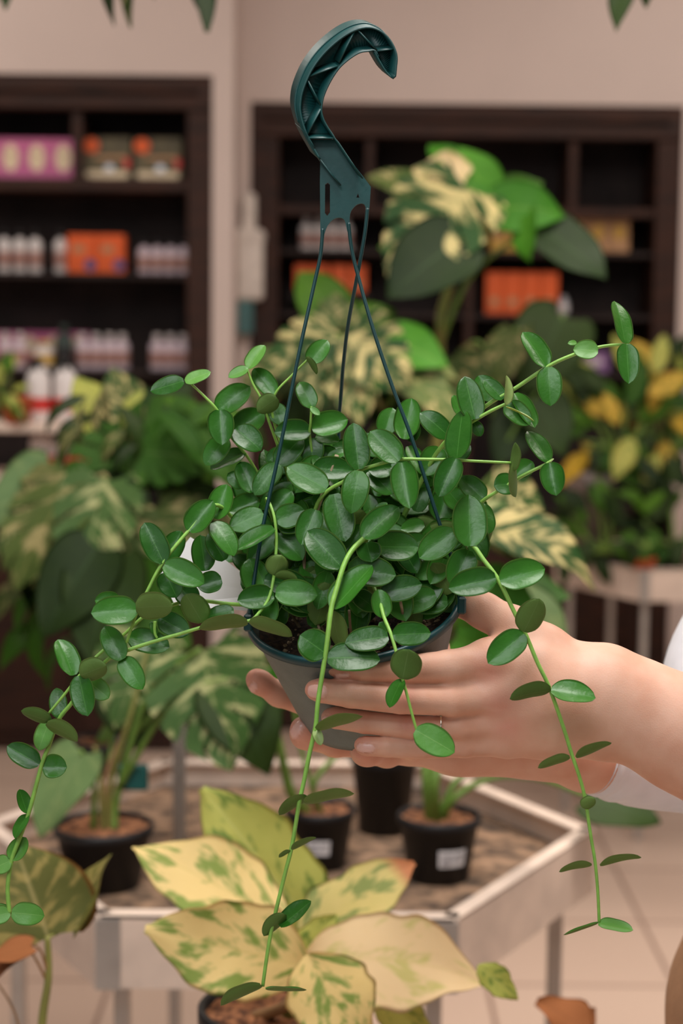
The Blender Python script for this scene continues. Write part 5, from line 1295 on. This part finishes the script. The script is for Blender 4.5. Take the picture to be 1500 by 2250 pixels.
# right bench plants
def cluster(name, label, b, R, H, mp_, box, d, n, kinds, lo, hi, seed, outline=w_lance, stems=6):
    rng = random.Random(seed); x0, y0, x1, y1 = box; lv = []; st = []
    cx = (x0+x1)/2; bb = top_of(b, H)
    for i in range(n):
        x, y = rng.uniform(x0, x1), rng.uniform(y0, y1); L_ = rng.uniform(lo, hi); a = math.atan2(y-(y0+(y1-y0)*.75), x-cx)+rng.uniform(-.7, .7)
        if y > y0+(y1-y0)*.6: a = math.pi/2+rng.uniform(-.8, .8)
        lv.append((x, y, x+math.cos(a)*L_, y+math.sin(a)*L_*.9, L_*rng.uniform(.36, .5), d+rng.uniform(-.12, .12), rng.choice(kinds), {'outline': outline, 'nu': 12, 'nv': 4, 'ratio': .5}))
        if i < stems: st.append(([bb, (cx+(x-cx)*.3, y0+(y1-y0)*.9, d), (x, y, d)], 5))
    random.seed(seed); return pot_plant(name, label, 'plant', b, R, H, lv, st, m_pot=mp_)
c = PY(1292, 1250, 5.15); zb = .807
b = (PY(1290, 1250, 5.45).x, 5.45, zb)
cluster('croton_plant', 'yellow and green leaved plant in grey pot on the far bench', b, .075, .30, m_gpot, (1240, 850, 1480, 1000), 5.4, 44, ['cr', 'cr', 'g', 'yg', 'd', 'g'], 60, 120, 5, stems=10)
b = (PY(1440, 1250, 5.5).x, 5.58, zb)
cluster('croton_plant', 'taller yellow flecked plant at right edge of the far bench', b, .07, .2, None, (1380, 800, 1560, 1000), 5.56, 26, ['cr', 'yg', 'g', 'd'], 60, 110, 6, stems=8)
b = (PY(1345, 1250, 5.25).x, 5.27, zb)
cluster('leafy_plant', 'dark green bushy plant low on the far bench', b, .06, .1, None, (1240, 1110, 1430, 1220), 5.25, 30, ['d', 'd', 'g'], 50, 90, 8)
b = (PY(1470, 1250, 5.3).x, 5.33, zb)
cluster('leafy_plant', 'dark green bushy plant at right end of the far bench', b, .06, .1, m_npot, (1400, 1060, 1560, 1210), 5.3, 30, ['d', 'd', 'g'], 50, 90, 9)
c = PY(1415, 1240, 5.12); b = (c.x, 5.13, .807)
cluster('leafy_plant', 'small plant in an orange clay pot at front corner of the far bench', b, .036, .075, m_tpot, (1395, 1170, 1440, 1205), 5.13, 7, ['d', 'g'], 30, 50, 10)
b = (xl(8, 4.35), 4.5, zA)
cluster('leafy_plant', 'small yellowish plant at left edge on the upper rack', b, .045, .07, m_tpot, (-30, 815, 40, 900), 4.5, 14, ['yg', 'g', 'vd'], 40, 70, 12)
# hanging plants overhead: only their frond tips reach into the frame
def hanging(label, px, py, d, fr, seed):
    top = P(px, py, d); r = thing('hanging_fern', label, 'plant', top)
    mb = MB(); mb.lathe(top-Vector((0, 0, .0)), (0, 0, 1), [(0, 0), (.05, 0), (.075, .1), (.08, .1), (.08, .11), (.07, .11), (0, .1)], 28); mb.build('pot', m_npot, r)
    for q in (0, 2.09, 4.19):
        mb = MB(); mb.tube([top+Vector((math.cos(q)*.075, math.sin(q)*.075, .105)), (top.x, top.y, 3.3), (top.x, top.y, 3.6)], .0015, n=6); mb.build('wire', m_npot, r)
    for (bx, by, tx, ty, w, kd) in fr:
        q = P(bx, by, d); mb = MB(); mb.tube(spline([top+Vector((0, 0, .1)), (top+q)/2+Vector((0, 0, .13)), q], 10), .003, n=6); mb.build('stalk', m_petg, r)
        mb = MB(); px_leaf(mb, bx, by, tx, ty, w, d, outline=w_lance, nu=18, nv=6, ratio=.5, wav=.03); mb.build('leaf', [LM[kd], LM[kd]], r)
hanging('dark leaf tips hanging in at the top left above the shelf unit', 360, -330, 2.5, [(248, -150, 238, 52, 40, 'd'), (300, -140, 276, 56, 46, 'vd'), (400, -150, 466, 62, 62, 'd'), (380, -160, 330, -8, 50, 'd'), (440, -150, 425, 14, 40, 'd')], 1)
hanging('dark leaf tip hanging in at the top right corner', 1450, -300, 2.4, [(1420, -130, 1345, 58, 60, 'd'), (1450, -140, 1412, 10, 50, 'd')], 2)
hanging('dark leaf tip just showing at the top left corner', -110, -300, 2.5, [(-20, -140, 16, 14, 60, 'd'), (-80, -150, -60, 40, 50, 'd')], 3)
